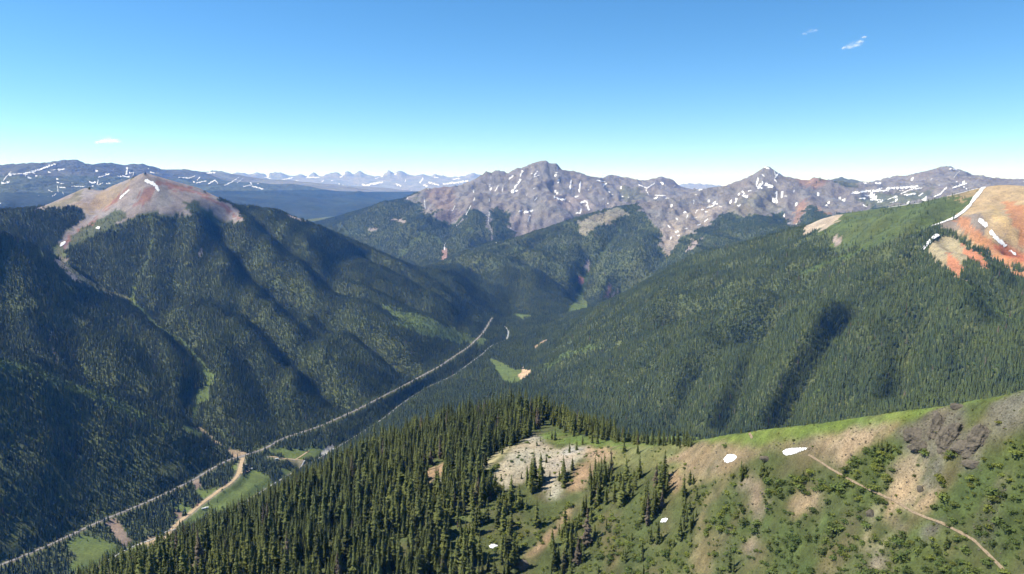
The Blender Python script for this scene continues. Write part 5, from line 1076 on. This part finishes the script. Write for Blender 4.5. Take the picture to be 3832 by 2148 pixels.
strip('gravel_road', SPUR1, 3.0, .5, M_GRAV, 'short tan side track to the campers in the trees', 'road', wob=.2)
strip('dirt_track', TRACK, 2.0, .45, M_GRAV, 'thin tan track across the upper meadow', 'track')
strip('dirt_track', TRACK2, 1.6, .45, M_GRAV, 'thin branch track climbing the upper meadow', 'track')
strip('gravel_road', LOT, 4.5, .5, M_GRAV, 'tan parking spur beside the creek', 'road', wob=.3)
strip('river', RIV, np.where(np.arange(400) / 400 > .8, 3.0, 1.25), .9, M_WATER, 'pale rapid creek winding along the valley floor', 'river', wob=.5)
def px_line(pts, rmax=900):
    P = np.array(pts)[:, :2]; L = np.r_[0, np.cumsum(np.hypot(*np.diff(P, axis=0).T))]; s = np.linspace(0, L[-1], max(6, int(L[-1] / 14))); D, t = hitm(np.interp(s, L, P[:, 0]), np.interp(s, L, P[:, 1]), 170, rmax)
    k = ~np.isnan(D); D, t = D[k], t[k]; return np.c_[D * np.sin(t), D * np.cos(t)]
def cornice(pts, half, label, lift=3.0):
    P = np.array(c3(pts)); L = np.r_[0, np.cumsum(np.hypot(*np.diff(P[:, :2], axis=0).T))]; q = np.linspace(0, L[-1], 40); D, t = hitm(np.interp(q, L, P[:, 0]), np.interp(q, L, P[:, 1]) + 2.5, 1500, 3300)
    k = ~np.isnan(D); D, t = D[k], t[k]; ok = np.abs(D - np.median(D)) < .25 * np.median(D); D, t = D[ok], t[ok]
    Q = np.c_[D * np.sin(t), D * np.cos(t)]
    for _ in range(4): Q[1:-1] = Q[:-2] * .25 + Q[1:-1] * .5 + Q[2:] * .25
    o_ = strip('snow_cornice', Q, half, lift, M_SNOW, label, 'cornice', kind=None, edge=.5, wob=.45, n=60); o_['group'] = 'snow on the orange mountain'
cornice([(2282,382),(2248,420),(2192,488),(2150,550),(2080,608),(1990,652),(1905,680),(1888,690)], 5.5, 'long curving snow cornice along the crest above the orange face')
cornice([(1920,762),(1872,795),(1832,840),(1804,872)], 5.0, 'short snow cornice at the top of the small orange face', 5.0)
cornice([(2240,402),(2100,440),(1980,468)], 2.0, 'thin snow line along the tan ridge top', 1.5)
cornice([(1790,518),(1680,532),(1550,550)], 3.0, 'thin snow line along the green ridge before the bowl', 1.5)
strip('trail', px_line(c6([(735,752),(800,790),(860,830),(960,890),(1080,950),(1190,1000),(1240,1020),(1330,1080),(1410,1115),(1500,1145),(1600,1195),(1700,1250),(1770,1320),(1850,1400),(1930,1490)])), .32, .16, M_TRAIL, 'thin dirt hiking trail crossing the bushy slope', 'trail', wob=.35)
strip('trail', px_line(c6([(350,592),(375,606),(395,630),(407,656)])), .5, .2, M_TRAIL, 'short trail over the green crest beside small spruces', 'trail', wob=.3)
strip('trail', px_line(c5([(1545,718),(1640,690),(1760,672),(1880,668),(1985,660)]), 700), .35, .18, M_TRAIL, 'faint trail on the green crest behind the red soil', 'trail', wob=.3)

# ---------------------------------------------------------------- rock outcrops on the near slope
M_CLIFF = plain('outcrop_rock', (.115, .098, .074), .95, scale=.9)
def outcrop(pt, size, seed, label, lean=(0, 0), group=None, sub=5):
    D, t = hitm([pt[0]], [pt[1]], 170, 800); D, t = float(D[0]), float(t[0]); bm = bmesh.new(); bmesh.ops.create_icosphere(bm, subdivisions=sub, radius=1)
    V = np.array([v.co[:] for v in bm.verts]); bm.verts.ensure_lookup_table()
    rg = np.random.default_rng(seed); N = rg.normal(size=(26, 3)); N[:, 2] *= .6; N /= np.linalg.norm(N, axis=1)[:, None]; c = rg.uniform(.5, 1.0, 26)
    dt = V @ N.T; s = np.min(np.where(dt > .05, c / np.maximum(dt, .05), 9), 1); s = np.minimum(s, 1.25)                 # cut by flat faces
    W = V * s[:, None] * np.array(size); u = W[:, 0] + W[:, 1] * .6; w = W[:, 2] + W[:, 0] * .35
    d_ = 1.15 * ridged(u / 4.2 + seed, w / 7.5, 4, seed) + .55 * ridged(u / 1.5, w / 2.2 + seed, 3, seed + 3)
    steps = np.sin(w * 2.3 + 2.5 * vnoise(u / 4, w / 4, seed + 5)) * .22
    W = W + V * ((d_ + steps) * min(size) * .24)[:, None]; W[:, 0] += lean[0] * W[:, 2]; W[:, 1] += lean[1] * W[:, 2]
    for v, q in zip(bm.verts, W): v.co = q
    me = bpy.data.meshes.new('rock_outcrop'); bm.to_mesh(me); bm.free(); me.materials.append(M_CLIFF)
    o_ = bpy.data.objects.new('rock_outcrop', me); COL.objects.link(o_); x, y = D * math.sin(t), D * math.cos(t)
    o_.location = (x, y, float(zm(np.array([x]), np.array([y]))[0]) - size[2] * .22); o_.rotation_euler = (0, 0, -t)
    return set_props(o_, label, 'rock', group or 'rock outcrops on the near slope')
outcrop(c6([(1560,640)])[0], (4.8, 4.2, 8.2), 3, 'tall dark crag in the middle of the outcrop', (.15, .2))
outcrop(c6([(1480,600)])[0], (3.6, 3.4, 6.2), 5, 'brown crag with a cleft beside the tall dark crag', (.1, .25))
outcrop(c6([(1360,640)])[0], (4.4, 3.0, 2.8), 8, 'low grey broken outcrop at the edge of the tan soil', (.1, .2))
outcrop(c6([(1725,660)])[0], (4.2, 3.8, 6.4), 12, 'pointed grey crag casting a wide shadow on bushes', (.35, .15))
outcrop(c6([(1640,700)])[0], (4.0, 3.5, 3.0), 14, 'grey rock step between the two main crags', (.1, .2))
outcrop(c6([(1400,700)])[0], (5.0, 3.0, 2.6), 17, 'grey rock ledge below the tan gully head', (.1, .2))
outcrop(c6([(1620,470)])[0], (5.0, 2.0, 1.3), 19, 'thin dark rock band just under the green crest', (.0, .2), sub=3)
outcrop(c6([(1690,800)])[0], (4.0, 2.2, 1.8), 21, 'pale grey rubble ledge among bushes', (.0, .2), sub=3)
outcrop(c6([(1390,950)])[0], (1.6, 1.3, 1.5), 23, 'small grey boulder in the tan gully', sub=3)
outcrop(c6([(1100,1090)])[0], (2.4, 1.8, 2.2), 25, 'grey boulder pile at the head of the eroded rill', sub=3)
outcrop(c6([(490,775)])[0], (4.0, 2.0, 1.2), 27, 'flat grey rock shelf between the two snow patches', sub=3)
outcrop(c5([(545,935)])[0], (6.0, 4.0, 5.0), 29, 'steep grey slab below the orange clearing in the forest', (.1, .2))
outcrop(c5([(1050,1400)])[0], (5.0, 4.0, 4.0), 31, 'grey lichen rock at the bottom of the orange dirt strip', (.1, .2))
# loose stones
k = np.flatnonzero(((ROUGH > .65) & (REG == NEAR) & (MR < 620) & (MR > 190) & VIS).ravel()); kk = rng.choice(k, min(9000, len(k)), replace=False)
x = MX.ravel()[kk] + rng.normal(0, .6, len(kk)); y = MY.ravel()[kk] + rng.normal(0, .6, len(kk)); sz = np.clip(rng.lognormal(-1.75, .5, len(kk)), .08, .8)
def stone(seed):
    rg = random.Random(seed); bm = bmesh.new(); bmesh.ops.create_icosphere(bm, subdivisions=1, radius=1)
    for v in bm.verts: v.co = v.co * rg.uniform(.65, 1.2)
    r_ = ([tuple(v.co) for v in bm.verts], [tuple(v.index for v in f.verts) for f in bm.faces]); bm.free(); return r_
COL_STONE = shapes('stone_shapes', [proto('stone_shape_%02d' % i, [(*stone(i), M_CLIFF)]) for i in range(5)])
instancer('loose_stones', COL_STONE, np.c_[x, y, zm(x, y) + sz * .15], sz * .7, sz, 'loose stones scattered over the scree and bare soil', 'stones')

# ---------------------------------------------------------------- campers and cars in the valley
M_WHITE = plain('white_paint', (.78, .78, .76), .35); M_DARKCAR = plain('dark_paint', (.03, .032, .04), .3); M_GLASS = plain('dark_glass', (.02, .025, .03), .1); M_TYRE = plain('tyre_rubber', (.02, .02, .02), .9); M_REDCAR = plain('red_paint', (.28, .05, .03), .35)
def part(name, bm, material, parent):
    me = bpy.data.meshes.new(name); bm.to_mesh(me); bm.free(); me.materials.append(material); o_ = bpy.data.objects.new(name, me); COL.objects.link(o_); o_.parent = parent; return o_
def box(sx, sy, sz, c, bev=0.0, taper=1.0):
    bm = bmesh.new(); bmesh.ops.create_cube(bm, size=1)
    for v in bm.verts:
        k_ = taper if v.co.z > 0 else 1.0; v.co = Vector((v.co.x * sx * k_ + c[0], v.co.y * sy * (1 - (1 - k_) * .5) + c[1], v.co.z * sz + c[2]))
    if bev: bmesh.ops.bevel(bm, geom=bm.edges[:], offset=bev, segments=2, affect='EDGES')
    return bm
def wheel(x, y, r_, parent):
    bm = bmesh.new(); bmesh.ops.create_cone(bm, cap_ends=True, segments=14, radius1=r_, radius2=r_, depth=.24, matrix=Matrix.Translation((x, y, r_)) @ Matrix.Rotation(math.pi / 2, 4, 'X')); return part('wheel', bm, M_TYRE, parent)
def place(nm, pt, turn, label, cat, group):
    D, t = hitm([pt[0]], [pt[1]], 950, 2600); D, t = float(D[0]), float(t[0]); e = bpy.data.objects.new(nm, None); COL.objects.link(e); x, y = D * math.sin(t), D * math.cos(t)
    e.location = (x, y, float(zm(np.array([x]), np.array([y]))[0]) + .45); e.rotation_euler = (0, 0, turn); return set_props(e, label, cat, group)
def camper(pt, turn, label):
    e = place('camper_trailer', pt, turn, label, 'camper', 'white campers in the valley')
    part('body', box(7.2, 2.5, 2.4, (0, 0, 1.75), .22), M_WHITE, e); part('roof_unit', box(1.1, .8, .3, (.4, 0, 3.08), .06), M_WHITE, e); part('hitch', box(1.3, .25, .2, (4.1, 0, .5)), M_TYRE, e)
    for sx in (-1.9, 1.2):
        part('window', box(1.3, .06, .7, (sx, -1.27, 2.0)), M_GLASS, e); part('window', box(1.3, .06, .7, (sx, 1.27, 2.0)), M_GLASS, e)
    part('door', box(.75, .05, 1.8, (-.3, -1.275, 1.55)), M_WHITE, e)
    for sx in (-.6, .25):
        for sy in (-1.1, 1.1): wheel(sx, sy, .36, e)
def car(pt, turn, label, paint_):
    e = place('parked_car', pt, turn, label, 'car', 'vehicles in the valley'); part('body', box(4.7, 1.9, .75, (0, 0, .75), .16), paint_, e); part('cabin', box(2.9, 1.7, .65, (-.2, 0, 1.42), .12, .78), M_GLASS, e); part('roof', box(1.9, 1.4, .07, (-.2, 0, 1.77), .03), paint_, e)
    for sx in (-1.45, 1.45):
        for sy in (-.85, .85): wheel(sx, sy, .36, e)
    for sy in (-.65, .65): part('headlight', box(.08, .35, .2, (2.34, sy, .85)), M_WHITE, e)
camper(z1([(650,1230)])[0], .4, 'white camper nearest the gravel road bend, left of its twin'); camper(z1([(697,1216)])[0], .2, 'white camper right of its twin by the gravel road bend'); camper(z1([(1300,565)])[0], 1.2, 'white camper among spruces near the junction'); camper(z1([(1358,632)])[0], .5, 'white camper at the end of the short side track')
camper(z1([(1750,482)])[0], .1, 'white camper in the trees of the upper meadow'); camper(c4([(1945,722)])[0], .3, 'white camper by the gravel flat above the forest edge')
car(z2([(2145,1002)])[0], .3, 'dark car on the creekside parking spur', M_DARKCAR); car(z2([(2305,972)])[0], .2, 'dark car nearest the bridge end of the parking spur', M_DARKCAR); car(z2([(2262,1037)])[0], .3, 'dark car at the lower edge of the gravel lot', M_DARKCAR); car(z1([(560,1170)])[0], .8, 'red car driving on the tan gravel road', M_REDCAR)

# ---------------------------------------------------------------- small clouds
def cloud(pt, D, size, blobs, seed, alpha, label):
    """many thin flakes of vapour, densest in the middle of each puff"""
    t, s = ray(pt[0], pt[1]); t, s = float(t), float(s); rg = np.random.default_rng(seed); V, F = [], []
    for bx, bz, br in blobs:
        n = int(420 * br); c = rg.normal(size=(n, 3)) * np.array((br * .5, br * .4, br * .26)) + np.array((bx, 0, bz)); c[:, 2] = np.maximum(c[:, 2], bz - br * .22 + .06 * c[:, 0])
        sd = np.array(SUN_DIR) + rg.normal(size=(n, 3)) * .45; e1 = np.cross(sd, rg.normal(size=(n, 3))); e1 /= np.linalg.norm(e1, axis=1)[:, None]; e2 = np.cross(sd, e1); e2 /= np.linalg.norm(e2, axis=1)[:, None]; sz = rg.uniform(.06, .2, n)[:, None]
        for a_, b_, c_ in zip(c - e1 * sz - e2 * sz * .6, c + e1 * sz - e2 * sz * .5, c + e2 * sz): k_ = len(V); V += [a_ * size, b_ * size, c_ * size]; F.append((k_, k_ + 1, k_ + 2))
    m = bpy.data.materials.new('cloud_vapour'); m.use_nodes = True; tt = m.node_tree; tt.nodes.clear(); out = tt.nodes.new('ShaderNodeOutputMaterial'); N = tt.nodes.new
    df, tl, tp, m1, m2 = N('ShaderNodeBsdfDiffuse'), N('ShaderNodeBsdfTranslucent'), N('ShaderNodeBsdfTransparent'), N('ShaderNodeMixShader'), N('ShaderNodeMixShader')
    df.inputs[0].default_value = tl.inputs[0].default_value = (.97, .97, .97, 1); m1.inputs[0].default_value = .5; m2.inputs[0].default_value = alpha
    tt.links.new(df.outputs[0], m1.inputs[1]); tt.links.new(tl.outputs[0], m1.inputs[2]); tt.links.new(tp.outputs[0], m2.inputs[1]); tt.links.new(m1.outputs[0], m2.inputs[2]); tt.links.new(m2.outputs[0], out.inputs[0])
    o_ = mesh_np('cloud', np.array(V), np.array(F), m, smooth=False); o_.location = (D * math.sin(t), D * math.cos(t), CZ + D * s); set_props(o_, label, 'cloud')
cloud((3198, 168), 9000, 105, [(.15, 0, .62), (-.55, -.22, .38), (.55, .3, .3), (-1.1, -.3, .22), (.95, .75, .2)], 3, .05, 'small white wispy cloud high in the blue sky')
cloud((408, 528), 24000, 270, [(0, 0, .7), (-.7, -.1, .45), (.65, -.05, .5), (-1.1, -.15, .25)], 5, .09, 'small flat white cloud low above the blue range')
cloud((3035, 117), 9500, 90, [(0, 0, .5), (.6, .1, .3), (-.8, -.3, .3)], 9, .018, 'faint wisp of cloud beside the high cloud')

# ---------------------------------------------------------------- air
HZ_DENS, HZ_COL = 3.5e-5, (.068, .285, 1.0)
def haze_box():
    m = bpy.data.materials.new('haze'); m.use_nodes = True; t = m.node_tree; t.nodes.clear()
    out = t.nodes.new('ShaderNodeOutputMaterial'); v = t.nodes.new('ShaderNodeVolumePrincipled')
    v.inputs['Color'].default_value = HZ_COL + (1,); v.inputs['Density'].default_value = HZ_DENS; v.inputs['Anisotropy'].default_value = 0.0
    v.inputs['Absorption Color'].default_value = (1, 1, 1, 1)
    t.links.new(v.outputs[0], out.inputs['Volume'])
    zb, zt = float(ZM.min()) - 6, float(ZM.max()) + 60
    a = 52000.0
    V = [(-a, -2000, zb), (a, -2000, zb), (a, a, zb), (-a, a, zb), (-a, -2000, zt), (a, -2000, zt), (a, a, zt), (-a, a, zt)]
    F = [(0, 3, 2, 1), (4, 5, 6, 7), (0, 1, 5, 4), (1, 2, 6, 5), (2, 3, 7, 6), (3, 0, 4, 7)]
    o = mesh_np('haze', V, F, m, smooth=False)
    set_props(o, 'thin blue air haze over the valleys', 'haze', kind='stuff')
haze_box()
